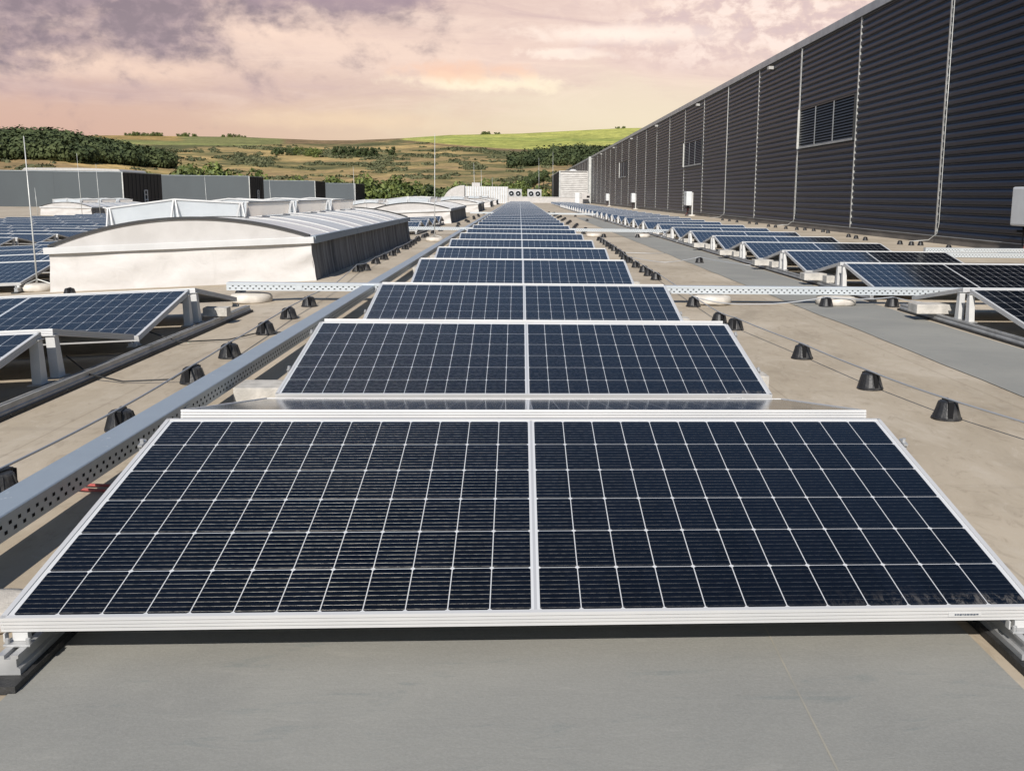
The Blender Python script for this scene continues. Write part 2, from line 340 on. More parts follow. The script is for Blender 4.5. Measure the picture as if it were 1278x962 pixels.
# ------------------------------------------------------------------ mesh helpers
class MB:
    def __init__(s): s.v = []; s.f = []; s.mi = []; s.mats = []
    def mat(s, m_):
        if m_ not in s.mats: s.mats.append(m_)
        return s.mats.index(m_)
    def add(s, vs, fs, m_):
        i = len(s.v); k = s.mat(m_); s.v += [tuple(p) for p in vs]
        for f in fs: s.f.append(tuple(i+a for a in f)); s.mi.append(k)
        return s
    def box(s, lo, hi, m_, X=None):
        (x0, y0, z0), (x1, y1, z1) = lo, hi
        vs = [Vector(p) for p in ((x0, y0, z0), (x1, y0, z0), (x1, y1, z0), (x0, y1, z0), (x0, y0, z1), (x1, y0, z1), (x1, y1, z1), (x0, y1, z1))]
        if X is not None: vs = [X @ p for p in vs]
        return s.add(vs, [(0, 3, 2, 1), (4, 5, 6, 7), (0, 1, 5, 4), (1, 2, 6, 5), (2, 3, 7, 6), (3, 0, 4, 7)], m_)
    def hexa(s, p8, m_):       # bottom 4 then top 4
        return s.add(p8, [(0, 3, 2, 1), (4, 5, 6, 7), (0, 1, 5, 4), (1, 2, 6, 5), (2, 3, 7, 6), (3, 0, 4, 7)], m_)
    def prism(s, prof, axis, a, b, m_, caps=True):
        """closed profile of 2-d points swept along axis between a and b; for 'x' the profile is (y,z), 'y' (x,z), 'z' (x,y)"""
        def P(q, t): return {'x': (t, q[0], q[1]), 'y': (q[0], t, q[1]), 'z': (q[0], q[1], t)}[axis]
        n = len(prof); vs = [P(q, a) for q in prof] + [P(q, b) for q in prof]
        fs = [(i, (i+1) % n, n+(i+1) % n, n+i) for i in range(n)]
        if caps: fs += [tuple(range(n))[::-1], tuple(range(n, 2*n))]
        return s.add(vs, fs, m_)
    def tube(s, pts, r, m_, seg=7, caps=True):
        pts = [Vector(p) for p in pts]; n = len(pts); vs = []; fs = []
        rs = r if isinstance(r, (list, tuple)) else [r]*n
        for i, p in enumerate(pts):
            d = (pts[min(i+1, n-1)] - pts[max(i-1, 0)]).normalized()
            a = d.cross(Vector((0, 0, 1)) if abs(d.z) < .95 else Vector((1, 0, 0))).normalized(); b = d.cross(a)
            for k in range(seg):
                t = 2*math.pi*k/seg; vs.append(p + (a*math.cos(t)+b*math.sin(t))*rs[i])
        for i in range(n-1):
            for k in range(seg): fs.append((i*seg+k, i*seg+(k+1) % seg, (i+1)*seg+(k+1) % seg, (i+1)*seg+k))
        if caps: fs += [tuple(range(seg))[::-1], tuple(range((n-1)*seg, n*seg))]
        return s.add(vs, fs, m_)
    def lathe(s, prof, m_, c=(0, 0, 0), seg=20, cap=True):
        vs = []; fs = []; n = len(prof)
        for r, z in prof:
            for k in range(seg):
                t = 2*math.pi*k/seg; vs.append((c[0]+r*math.cos(t), c[1]+r*math.sin(t), c[2]+z))
        for i in range(n-1):
            for k in range(seg): fs.append((i*seg+k, i*seg+(k+1) % seg, (i+1)*seg+(k+1) % seg, (i+1)*seg+k))
        if cap: fs += [tuple(range(seg))[::-1], tuple(range((n-1)*seg, n*seg))]
        return s.add(vs, fs, m_)
    def mesh(s, name, smooth=False, bevel=0):
        me = bpy.data.meshes.new(name); me.from_pydata(s.v, [], s.f)
        for m_ in s.mats: me.materials.append(m_)
        me.polygons.foreach_set('material_index', s.mi)
        bm = bmesh.new(); bm.from_mesh(me); bmesh.ops.recalc_face_normals(bm, faces=bm.faces)
        if bevel: bmesh.ops.bevel(bm, geom=bm.edges[:], offset=bevel, segments=2, affect='EDGES', profile=.6)
        bm.to_mesh(me); bm.free()
        if smooth: me.polygons.foreach_set('use_smooth', [True]*len(me.polygons))
        me.update(); return me
def link(name, me, parent=None, M4=None):
    o = bpy.data.objects.new(name, me); COL.objects.link(o)
    if parent is not None: o.parent = parent
    if M4 is not None: o.matrix_basis = M4
    return o
def tag(o, label, cat, group=None, kind=None):
    o['label'] = label; o['category'] = cat
    if group: o['group'] = group
    if kind: o['kind'] = kind
    return o
def thing(name, label, cat, M4=Matrix(), group=None):
    o = bpy.data.objects.new(name, None); COL.objects.link(o); o.matrix_basis = M4; o.empty_display_size = .1
    return tag(o, label, cat, group)
def struct(name, me, label=None, cat=None, kind='structure'):
    o = link(name, me); o['kind'] = kind
    if label: o['label'] = label; o['category'] = cat
    return o
T = Matrix.Translation
def RX(a): return Matrix.Rotation(a, 4, 'X')
def RY(a): return Matrix.Rotation(a, 4, 'Y')
def RZ(a): return Matrix.Rotation(a, 4, 'Z')
ORD = 'first second third fourth fifth sixth seventh eighth ninth tenth eleventh twelfth thirteenth fourteenth fifteenth sixteenth seventeenth eighteenth nineteenth twentieth'.split()
def gz(x):                      # height of the roof: falls gently to the left of the middle bay
    if x > -2.0: return 0.0
    return -.052*(min(-x, 12.0)-2.0)
SL = -math.atan(.052)           # roll of things that stand on the falling part

# ------------------------------------------------------------------ roof
ROOF_Y0, ROOF_Y1, WALL_X, SITE_Z = -8.0, 140.0, 9.35, -9.0
mb = MB(); xs = [-70, -12, -2.0, WALL_X+.35]
for i in range(len(xs)-1):
    a, b = xs[i], xs[i+1]
    mb.add([(a, ROOF_Y0, gz(a)), (b, ROOF_Y0, gz(b)), (b, ROOF_Y1, gz(b)), (a, ROOF_Y1, gz(a))], [(0, 1, 2, 3)], M['roof'])
mb.add([(xs[0], ROOF_Y1, gz(xs[0])), (-12, ROOF_Y1, gz(-12)), (-2, ROOF_Y1, 0), (xs[-1], ROOF_Y1, 0), (xs[-1], ROOF_Y1, SITE_Z-2), (xs[0], ROOF_Y1, SITE_Z-2)], [(0, 1, 2, 3, 4, 5)], M['ivory'])
mb.add([(xs[0], ROOF_Y0, gz(xs[0])), (xs[0], ROOF_Y1, gz(xs[0])), (xs[0], ROOF_Y1, SITE_Z-2), (xs[0], ROOF_Y0, SITE_Z-2)], [(0, 1, 2, 3)], M['ivory'])
me = mb.mesh('roof_deck')
struct('roof_ground', me, 'flat warehouse roof of weathered beige membrane sheets', 'roof')
def sheet(x0, y0, x1, y1, z, wob=.012):
    n = max(2, int((y1-y0)/.5)); vs = []; fs = []
    for i in range(n+1):
        y = y0+(y1-y0)*i/n; vs += [(x0+random.uniform(-wob, wob), y, z), (x1+random.uniform(-wob, wob), y, z)]
    for i in range(n): fs.append((2*i, 2*i+1, 2*i+3, 2*i+2))
    return vs, fs
mb = MB(); mb.add(*sheet(2.47, 2.4, 3.24, 46.4, .004), M['grey'])
struct('walkway_path', mb.mesh('walkway'), 'grey membrane walkway strip running along the roof beside the right array', 'walkway')
mb = MB(); mb.add(*sheet(-.965, -3, .985, 2.42, .004, .006), M['grey'])
# the welded lap across the foreground sheet
mb.add([(.55, 2.40, .0048), (.5535, 2.40, .0048), (.5035, .4, .0048), (.500, .4, .0048)], [(0, 1, 2, 3)], M['lap'])
struct('foreground_path', mb.mesh('foreground_sheet'), 'plain grey membrane sheet in front of the nearest panel', 'walkway')

# ------------------------------------------------------------------ solar panels
PW, PL, PT = 2.10, 1.04, .031
def frame_mesh():
    mb = MB(); hw = PW/2; lip = .011
    # outer profile with shallow extrusion grooves, drawn for the low edge (y outward negative)
    def prof(o, s):   # o: outer coordinate, s: inward sign
        z = [0, -.0075, -.0080, -.0094, -.0099, -.0155, -.0160, -.0174, -.0179, -.0232, -.0237, -.0251, -.0256, -PT]
        d = [0, 0, .0040, .0040, 0, 0, .0040, .0040, 0, 0, .0040, .0040, 0, 0]
        p = [(o+s*dd, zz) for dd, zz in zip(d, z)]
        return p + [(o+s*.028, -PT), (o+s*.028, -PT+.002), (o+s*.0055, -PT+.002), (o+s*.0055, -.006), (o+s*lip, -.006), (o+s*lip, 0)]
    mb.prism(prof(0, 1), 'x', -hw, hw, M['frame']); mb.prism(prof(PL, -1), 'x', -hw, hw, M['frame'])
    mb.prism(prof(-hw, 1), 'y', .0005, PL-.0005, M['frame']); mb.prism(prof(hw, -1), 'y', .0005, PL-.0005, M['frame'])
    return mb.mesh('panel_frame')
def glass_mesh():
    mb = MB(); hw = PW/2-.006
    mb.add([(-hw, .006, -.0022), (hw, .006, -.0022), (hw, PL-.006, -.0022), (-hw, PL-.006, -.0022)], [(0, 1, 2, 3)], M['cell'])
    mb.add([(-hw, .006, -.0058), (hw, .006, -.0058), (hw, PL-.006, -.0058), (-hw, PL-.006, -.0058)], [(3, 2, 1, 0)], M['back'])
    return mb.mesh('panel_glass')
def sticker_mesh():
    mb = MB(); mb.box((.855, -.0012, -.0215), (.925, -.0002, -.0115), M['white'])
    rn = random.Random(3); x = .868
    while x < .915:
        wd = rn.uniform(.003, .006); mb.box((x, -.0017, -.0185+rn.uniform(0, .001)), (x+wd, -.0010, -.0145), M['screen']); x += wd+.0012
    return mb.mesh('label_sticker')
def jbox_mesh():
    mb = MB()
    for x in (-.35, 0, .35): mb.box((x-.03, PL*.5-.02, -.022), (x+.03, PL*.5+.02, -.006), M['plastic'])
    return mb.mesh('junction_boxes')
ME_FRAME, ME_GLASS, ME_STICK, ME_JBOX = frame_mesh(), glass_mesh(), sticker_mesh(), jbox_mesh()
TILT = R(10)
def panel(M4, label, group, sticker=False):
    t = thing('solar_panel', label, 'solar panel', M4, group)
    link('frame', ME_FRAME, t); link('cell_glass', ME_GLASS, t)
    if sticker: link('label_sticker', ME_STICK, t)
    return t
CP, SP = PL*math.cos(TILT), PL*math.sin(TILT)
LOWZ, GAP = .113, .125
# support frames: one per side of each tent; rail, two posts, two low clamps, rubber strip
def rail_mesh(L):
    mb = MB(); 
    pr = [(-.022, .018), (.022, .018), (.022, .030), (.016, .034), (.016, .050), (.020, .052), (.020, .058), (.006, .058), (.006, .050), (-.006, .050), (-.006, .058), (-.020, .058), (-.020, .052), (-.016, .050), (-.016, .034), (-.022, .030)]
    mb.prism(pr, 'y', -.05, L, M['alu']); return mb.mesh('base_rail')
def mat_strip_mesh(L):
    mb = MB(); y = -.10
    while y < L-.1:
        mb.box((-.034, y, .002), (.034, min(y+.55, L+.02), .018), M['rubber']); y += .56
    return mb.mesh('rubber_mat')
def post_mesh(lean):
    mb = MB(); zt = LOWZ+SP-PT-.004; wx = .021
    y0, y1, dy = 0, lean, .028
    mb.hexa([(-wx, y0-dy*1.25, .058), (wx, y0-dy*1.25, .058), (wx, y0+dy*1.25, .058), (-wx, y0+dy*1.25, .058),
             (-wx, y1-dy*.8, zt), (wx, y1-dy*.8, zt), (wx, y1+dy*.8, zt), (-wx, y1+dy*.8, zt)], M['white_alu'])
    mb.box((-.034, -.06, .052), (.034, .06, .058), M['alu'])
    mb.box((-.03, lean-.032, zt), (.03, lean+.032, zt+.004), M['alu'])
    return mb.mesh('post')
def clamp_mesh():
    mb = MB()
    mb.box((-.026, -.012, .058), (.026, .024, .063), M['alu']); mb.box((-.015, .006, .063), (.015, .022, LOWZ-PT-.001), M['white_alu'])
    mb.box((-.030, .0, .063), (-.026, .016, LOWZ-PT-.001), M['white_alu'])
    for x in (-.020, .020): mb.lathe([(.005, 0), (.005, .010), (.0, .012)], M['alu'], (x, -.005, .063), 8)
    return mb.mesh('low_clamp', bevel=.0008)
def endclip_mesh():
    mb = MB(); mb.box((-.018, -.03, 0), (-.002, .03, .008), M['alu']); mb.box((-.018, -.02, -.03), (-.006, .02, 0), M['alu'])
    mb.lathe([(.008, 0), (.008, .012), (0, .014)], M['alu'], (-.010, .0, .008), 8)
    return mb.mesh('end_clip')
TILTB = R(9); LOWB = LOWZ+SP-PL*math.sin(TILTB)
TENT = CP+GAP+PL*math.cos(TILTB)
ME_RAIL, ME_RMAT, ME_POSTF, ME_POSTB, ME_CLAMP, ME_CLIP = rail_mesh(TENT+.08), mat_strip_mesh(TENT+.08), post_mesh(.012), post_mesh(-.012), clamp_mesh(), endclip_mesh()
def mount(M4, label, group, off=0.0):
    t = thing('panel_support', label, 'panel support', M4, group)
    link('base_rail', ME_RAIL, t, T((off, 0, 0))); link('rubber_mat', ME_RMAT, t, T((off, 0, 0)))
    link('post', ME_POSTF, t, T((0, CP-.035, 0))); link('post', ME_POSTB, t, T((0, CP+GAP+.035, 0)))
    link('low_clamp', ME_CLAMP, t); link('low_clamp', ME_CLAMP, t, T((0, TENT, 0)) @ RZ(math.pi))
    return t
def tent(xc, ylow, zbase, roll, lf, lb, lm_l, lm_r, gp_, gm, back=True, left=True, right=True, sticker=False, inset=.035, roff=0.0):
    B = T((xc, ylow, zbase)) @ RY(roll)
    panel(B @ T((0, 0, LOWZ)) @ RX(TILT), lf, gp_, sticker)
    if back: panel(B @ T((0, TENT, LOWB)) @ RZ(math.pi) @ RX(TILTB), lb, gp_)
    if left: mount(B @ T((-PW/2+inset, 0, 0)), lm_l, gm, -roff)
    if right: mount(B @ T((PW/2-inset, 0, 0)), lm_r, gm, roff)
    return B

XC = .034
rows = [2.008, 4.361, 6.696, 9.755, 12.17, 14.595, 17.147, 19.566, 22.095]
rows = [r_-.013 for r_ in rows]
y = rows[-1]+3.0
while y < 115:
    rows.append(y); k = len(rows)
    y += 2.44 + (.65 if k in (19, 29, 39) else 0)
GP, GMT = 'solar panels of the central array', 'panel supports of the central array'
def nth(k): return ORD[k] if k < len(ORD) else None
CB = []
for k, yl in enumerate(rows):
    o = nth(k)
    if k == 0:
        lf = 'big front solar panel facing the camera, nearest of all, dust in one corner'
        lb = 'solar panel tilted away right behind the nearest panel, seen edge-on'
    elif o:
        lf = 'solar panel facing the camera, %s row of the central array from the front' % o
        lb = 'solar panel tilted away behind the %s central row, hidden by its ridge' % o
    else:
        lf = 'far solar panel in the thin blue stripes at the end of the central array'; lb = ''
    ml = 'aluminium support under the left end of the %s central row' % o if o else 'far support under the left end of the central array'
    mr = 'aluminium support under the right end of the %s central row' % o if o else 'far support under the right end of the central array'
    CB.append(tent(XC, yl, 0, 0, lf, lb, ml, mr, GP, GMT, back=k < 9, left=k < 9, right=k < 9, sticker=k < 3))
# end clips on the long sides of the near panels belong to the panel supports' side; small and visible on the first rows
for k in range(3):
    for sgn, sd_ in ((-1, 'left'), (1, 'right')):
        for q in ((.82,) if k < 1 else (.30, .82)):
            o = link('end_clip', ME_CLIP, None, CB[k] @ T((0, 0, LOWZ)) @ RX(TILT) @ T((sgn*PW/2, PL*q, 0)) @ (RZ(math.pi) if sgn > 0 else Matrix()) @ Matrix.Scale(.7, 4))
            tag(o, 'small metal end clip %s on the %s edge of the %s central panel' % ('low' if q < .5 else 'high', sd_, ORD[k]), 'clip', 'end clips on the central panels')

# right array
RXL = 3.36; RXC = RXL+PW/2
rr_rows = [7.62-CP, 10.72-CP]
while rr_rows[-1] < 112:
    k = len(rr_rows); rr_rows.append(rr_rows[-1] + 2.47 + (.6 if k in (8, 16, 25, 34) else 0))
GR, GRM = 'solar panels of the right array', 'panel supports of the right array'
for k, yl in enumerate(rr_rows):
    o = nth(k)
    lf = 'solar panel facing the camera, %s tent of the right array from the front' % o if o else 'far solar panel in the blue stripes at the end of the right array'
    lb = 'solar panel sloping away, back half of the %s tent in the right array' % o if o else 'far back panel at the end of the right array'
    ml = 'white posts and rail at the left end of the %s right-array tent' % o if o else 'far white posts along the left edge of the right array'
    mr = 'support at the wall end of the %s right-array tent' % o if o else 'far support at the wall end of the right array'
    tent(RXC, yl, 0, 0, lf, lb, ml, mr, GR, GRM, back=k < 20, left=k < 32, right=k < 4, inset=.0, roff=.05)
# left near array, on the falling roof
GL, GLM = 'solar panels of the left front array', 'panel supports of the left front array'
LXR = -2.22; LXC = LXR-PW/2
for k, yr in enumerate((5.00, 7.24)):
    wd = ('nearest', 'second')[k]
    for j in range(2):
        xc = LXC-j*(PW+.03)
        tent(xc, yr-CP, gz(xc), SL, '%s blue panel of the left front array, %s' % (wd, ('beside the cable tray', 'in its outer column')[j]), 'panel sloping away on the %s left tent, %s' % (wd, ('beside the cable tray', 'in its outer column')[j]),
             '', 'support frame at the open right end of the %s left tent' % wd, GL, GLM, left=False, right=j == 0, inset=.018, roff=.075)
# field of panels further left
GF, GFM = 'solar panels in the field behind the big skylight', 'panel supports in the field behind the big skylight'
for k in range(6):
    yl = 11.75+2.27*k
    for j in range(2):
        xc = -5.42-PW/2-j*(PW+.03)
        tent(xc, yl, gz(xc), SL, '%s panel row left of the big skylight, %s' % (ORD[k], ('column next to the skylight', 'outer column')[j]), 'back panel of the %s row left of the big skylight' % ORD[k], '',
             'support at the end of the %s row left of the big skylight' % ORD[k], GF, GFM, back=j == 0 and k < 3, left=False, right=j == 0)
for k in range(5):
    yl = 25.3+2.27*k
    for j in range(3):
        xc = -12.2-PW/2-j*(PW+.03); z = gz(xc)
        tent(xc, yl, z, 0, '%s row of the far left panel block, %s' % (ORD[k], ('column at its open end', 'middle column', 'outermost column')[j]), 'back panel at the open end of the %s row in the far left block' % ORD[k], '',
             'support at the open end of the %s row in the far left block' % ORD[k], GF, GFM, back=j == 0, left=False, right=j == 0)
for k in range(11):
    yl = 37.6+2.3*k
    for j in range(6):
        xc = -8.6-PW/2-j*(PW+.03); z = gz(xc)
        B = T((xc, yl, z)) @ RY(SL if xc > -12 else 0)
        panel(B @ T((0, 0, LOWZ)) @ RX(TILT), 'distant panel in the blue field below the far grey enclosures', GF)
for k in range(4):
    yl = 25.6+2.3*k; xc = -2.45-PW/2
    tent(xc, yl, gz(xc), SL, 'small %s tent panel between the big skylight and the next one' % ORD[k], 'back half of the %s tent between the two skylights' % ORD[k], '', 'white end posts of the %s tent between the two skylights' % ORD[k],
         'solar panels between the skylights', 'panel supports between the skylights', left=False)

# ballast
def slab_mesh(lx, ly, lz):
    mb = MB(); mb.box((-lx/2, -ly/2, 0), (lx/2, ly/2, lz), M['concrete']); return mb.mesh('ballast_slab', bevel=.006)
ME_SLAB, ME_SLAB2 = slab_mesh(.40, .20, .075), slab_mesh(.28, .22, .10)
GB = 'concrete ballast blocks'
def ballast(me_, M4, label): return tag(link('ballast_block', me_, None, M4), label, 'ballast block', GB)
for k in (0, 1, 2, 3, 4, 5, 6, 7):
    o = ORD[k]; yb = rr_rows[k]+CP+GAP
    if k: ballast(ME_SLAB2, T((RXL+.02, yb+.26, .059)) @ Matrix.Scale(.72, 4), 'concrete block behind the white posts of the %s right-array tent' % o)
    if k in (0, 1, 2, 3, 4): ballast(ME_SLAB, T((RXL-.03, yb+(.62 if k else .40), .059)), 'flat concrete slab on the rail behind the %s right-array tent' % o)
for k, yr in ((1, 7.24),):
    ballast(ME_SLAB2, T((LXR+.03, yr+GAP+.33, .055)) @ RZ(.05) @ Matrix.Scale(.6, 4), 'pale ballast block under the back panel of the %s left tent' % ('nearest', 'second')[k])
for k in range(1, 9):
    ballast(ME_SLAB2, T((-1.12, rows[k]+.34, .0)) @ Matrix.Scale(.95, 4), 'white block under the cable tray beside the %s central panel' % ORD[k])
    if k < 7: ballast(ME_SLAB2, T((1.09, rows[k]+.50, .059)) @ Matrix.Scale(.6, 4), 'small block at the right edge of the %s central panel' % ORD[k])

# ------------------------------------------------------------------ cable trays
def tray_mesh(L, holes):
    """tray along y, lid on top, perforated side walls; origin at the near end, centred on x, z from 0 to .066"""
    mb = MB(); wd, h = .10, .064
    mb.prism([(-wd/2, 0), (wd/2, 0), (wd/2, h-.006), (-wd/2, h-.006)], 'y', 0, L, M['galv'])
    return mb
def make_tray(name, label, M4, L, hole_len, side=1, group='cable trays', G='galv_sunlit'):
    t = thing(name, label, 'cable tray', M4, group); wd, h = .10, .064
    mb = MB(); mb.prism([(-wd/2+.002, 0), (wd/2-.002, 0), (wd/2-.002, h-.004), (-wd/2+.002, h-.004)], 'y', 0, L, M[G])
    link('tray_body', mb.mesh('tray_body'), t)
    mb = MB(); y0 = 0
    while y0 < L:      # lids butt together every 3 m
        y1 = min(L, y0+3.0)
        mb.prism([(-wd/2-.002, h-.003), (-wd/2-.002, h+.001), (-wd/2+.001, h+.004), (wd/2-.001, h+.004), (wd/2+.002, h+.001), (wd/2+.002, h-.011), (wd/2+.0005, h-.011), (wd/2+.0005, h-.003)], 'y', y0, y1-.004, M[G]); y0 = y1
    link('tray_lid', mb.mesh('tray_lid'), t)
    mb = MB(); n = int(hole_len/.05)
    for i in range(n):
        for z, off in ((.018, 0), (.038, .025)):
            y_ = .03+i*.05+off
            for sx in ((1, -1) if side == 0 else (side,)):
                x_ = sx*(wd/2-.0016)
                mb.add([(x_, y_-.008, z-.0048), (x_, y_+.008, z-.0048), (x_, y_+.008, z+.0048), (x_, y_-.008, z+.0048)], [(0, 1, 2, 3)], M['hole'])
    # one joint plate
    link('perforation', mb.mesh('tray_perforation'), t)
    mb = MB(); mb.box((side*(wd/2-.001), .0, .006), (side*(wd/2+.003), .05, h-.012), M[G])
    for q in (.6, 8.0): link('joint_plate', mb.mesh('joint_plate'), t, T((0, q, 0)))
    return t
make_tray('cable_tray', 'long grey steel cable tray running along the left of the central array', T((-1.325, -4.0, .078)), 123, 36, G='galv')
make_tray('cable_tray', 'near perforated tray crossing the roof between third and fourth central rows', T((-2.55, 9.33, .092)) @ RZ(-math.pi/2), 8.4, 8.4)
make_tray('cable_tray', 'second white tray crossing the roof in front of the far rows', T((-4.6, 24.85, .12)) @ RZ(-math.pi/2), 8.4, 8.4)
make_tray('cable_tray', 'third crossing tray, a thin pale line far down the roof', T((-2.2, 47.2, .12)) @ RZ(-math.pi/2), 6.2, .0)
make_tray('cable_tray', 'left of two short perforated trays by the dark wall base', T((6.75, 17.2, .10)) @ RZ(-math.pi/2), 2.4, 2.4)
make_tray('cable_tray', 'front one of two perforated trays at the right edge under the wall', T((5.9, 15.6, .10)) @ RZ(-math.pi/2), 4.2, 4.2)
def disc_mesh():
    mb = MB(); mb.lathe([(.0, 0), (.165, 0), (.18, .012), (.18, .05), (.165, .072), (.12, .080), (0, .082)], M['concdisc'], seg=28, cap=False); return mb.mesh('weight_disc', smooth=True)
ME_DISC = disc_mesh(); GD = 'round concrete weights under trays and rods'
for x_, y_, lb in ((2.86, 9.30, 'cream round weight under the near crossing tray, left of the black cone'), (1.72, 9.30, 'cream round weight under the near crossing tray beside the central panels'), (-2.36, 9.36, 'cream round weight under the tray in front of the big skylight'),
                  (2.9, 24.8, 'white round weight under the second crossing tray by the right array'), (1.75, 24.8, 'white round weight under the second crossing tray by the central rows')):
    tag(link('weight_disc', ME_DISC, None, T((x_, y_, gz(x_)+.003))), lb, 'weight', GD)
tag(link('weight_disc', ME_DISC, None, T((-1.16, 2.25, .003)) @ Matrix.Scale(.55, 4)), 'small round cream weight at the lower left corner of the front panel', 'weight', GD)

# ------------------------------------------------------------------ lightning conductor: cone holders, wires, rods
def holder_mesh():
    mb = MB(); n = 20
    mb.lathe([(.0, 0), (.066, 0), (.066, .008), (.061, .012), (.045, .062), (.042, .074), (.036, .080), (0, .081)], M['plastic'], seg=n, cap=False)
    for k in range(6):          # ribs down the cone
        a = k*math.pi/3+.3; X = RZ(a)
        mb.hexa([X @ Vector(p) for p in ((.040, -.004, .010), (.0645, -.004, .010), (.0645, .004, .010), (.040, .004, .010), (.030, -.004, .078), (.0455, -.004, .074), (.0455, .004, .074), (.030, .004, .078))], M['plastic'])
    return mb.mesh('holder_cone')
def clip_mesh():
    mb = MB(); mb.box((-.010, -.050, .079), (.010, .050, .086), M['plastic']); mb.box((-.012, -.0615, .012), (.012, -.044, .080), M['hole']); mb.box((-.012, .044, .012), (.012, .0615, .080), M['hole'])
    return mb.mesh('holder_clip')
ME_HC, ME_HCLIP = holder_mesh(), clip_mesh()
GH = 'black cone wire holders'
def holder(x, y, label, rot=0, sc=1.0):
    t = thing('wire_holder', label, 'wire holder', T((x, y, gz(x)+.001)) @ RX(random.uniform(-.03, .03)) @ RY(random.uniform(-.03, .03)) @ RZ(rot) @ Matrix.Scale(sc, 4), GH)
    link('cone', ME_HC, t); link('clip', ME_HCLIP, t); return t
left_pts = [(-1.60, 3.22), (-1.58, 4.17), (-1.62, 5.23), (-1.66, 6.05), (-1.70, 7.08), (-1.74, 7.98), (-1.76, 8.86)]
for k, (x_, y_) in enumerate(left_pts): holder(x_, y_, '%s black cone along the left wire beside the steel tray, counted from the camera' % ORD[k], random.uniform(-.3, .3))
lf2 = [(-1.97, 12.9), (-1.90, 13.1), (-1.95, 14.4), (-1.95, 15.3), (-1.95, 16.3), (-1.98, 17.1), (-1.96, 18.2), (-1.98, 18.9), (-2.0, 19.6), (-2.02, 20.3), (-2.06, 21.4), (-2.1, 22.0), (-2.1, 23.3), (-2.1, 24.0), (-2.1, 25.8), (-2.05, 27.6)]
for k, (x_, y_) in enumerate(lf2): holder(x_, y_, '%s cone of the crowded line at the foot of the grimy shaded skylight side' % ORD[k], random.uniform(-.3, .3))
for k in range(9): holder(-1.75-.15*(k % 2), 30+2.6*k+.5*(k % 3), 'far cone in the dark line along the left tray past the skylight')
right_pts = [(1.87, 4.38), (1.77, 5.10), (1.69, 6.10), (1.56, 7.46), (1.51, 7.80), (1.52, 9.06)]
for k, (x_, y_) in enumerate(right_pts): holder(x_, y_, '%s black cone along the right wire beside the central array, counted from the camera' % ORD[k], random.uniform(-.3, .3))
rt2 = [(1.57, 12.0), (1.56, 12.6), (1.57, 13.2), (1.57, 14.1), (1.58, 15.1), (1.58, 15.8), (1.63, 16.6), (1.64, 17.4), (1.66, 18.4), (1.67, 19.1), (1.68, 19.9), (1.69, 20.7), (1.70, 21.6), (1.71, 22.6)]
for k, (x_, y_) in enumerate(rt2): holder(x_, y_, '%s cone of the close right-hand line past the crossing tray' % ORD[k], random.uniform(-.3, .3))
for k in range(22): holder(1.60+.12*(k % 3), 26.5+1.5*k, 'far cone in the dark dotted line right of the distant central rows')
for k, (x_, y_, lb) in enumerate(((2.72, 9.12, 'black cone on the grey walkway just left of the round cream weight'), (3.33, 9.15, 'black cone between the round weight and the first right array support'), (2.62, 15.2, 'lone black cone standing on the grey walkway strip'), (1.95, 24.4, 'cone under the second crossing tray near the central rows'),
                                 (2.75, 24.5, 'cone beside the white weight of the second crossing tray'), (2.55, 40.0, 'left one of two far cones on the walkway'), (3.25, 39.6, 'right one of two far cones on the walkway'), (2.55, 48.5, 'distant cone behind the third crossing tray'), (-2.55, 9.75, 'dark cone in front of the big skylight base'), (-4.6, 11.0, 'black cone at the foot of the left lightning rod'))):
    holder(x_, y_, lb, .2)
wl = [(8.38, 35.2), (8.41, 34.35), (8.39, 32.9), (8.5, 31.98), (8.7, 31.8), (8.75, 31.0), (8.8, 30.2), (8.7, 29.36), (8.33, 26.3), (8.2, 25.3), (8.1, 24.3), (8.2, 22.3), (8.3, 21.9), (8.5, 21.9), (8.45, 20.3), (8.6, 38.0), (8.6, 39.2), (8.5, 41.0), (8.6, 43.0), (8.6, 44.5)]
for k, (x_, y_) in enumerate(wl): holder(x_, y_, '%s small black cone along the foot of the dark wall' % ORD[k], .1)
GW = 'lightning conductor wires'
def wire(pts, r, label, m_='wire', n=6, sag=0.0, cat='wire', name='lightning_wire', group=GW):
    out = []
    for a, b in zip(pts[:-1], pts[1:]):
        for i in range(n):
            t = i/n; out.append((a[0]+(b[0]-a[0])*t, a[1]+(b[1]-a[1])*t, a[2]+(b[2]-a[2])*t - sag*4*t*(1-t)))
    out.append(pts[-1]); mb = MB(); mb.tube(out, r, M[m_], 7)
    return tag(link(name, mb.mesh(name, smooth=True)), label, cat, group)
wz = lambda x: gz(x)+.089
wire([(-1.46, -2.0, .085), (-1.50, .6, .085), (-1.52, 2.0, .085)] + [(x_, y_, wz(x_)) for x_, y_ in left_pts] + [(-1.8, 10.4, .07)] + [(x_, y_, wz(x_)) for x_, y_ in lf2], .0045, 'grey wire on black cones running along the left of the steel tray', sag=.004)
wire([(2.9, -1.5, .088), (2.55, 1.6, .088), (2.15, 3.3, .088)] + [(x_, y_, wz(x_)) for x_, y_ in right_pts] + [(x_, y_, wz(x_)) for x_, y_ in rt2], .0045, 'grey wire on black cones running along the right of the central array', sag=.004)
wire([(1.52, 9.06, .088), (2.0, 9.1, .02), (2.72, 9.12, .088), (3.33, 9.15, .088), (3.9, 9.2, .03)], .005, 'pale wire crossing the roof under the near tray', sag=.02)
wire([(1.62, 15.4, .07), (2.1, 15.1, .012), (2.62, 15.2, .088), (3.25, 14.6, .012)], .0045, 'thin pale wire across the walkway over the lone cone', sag=.01)
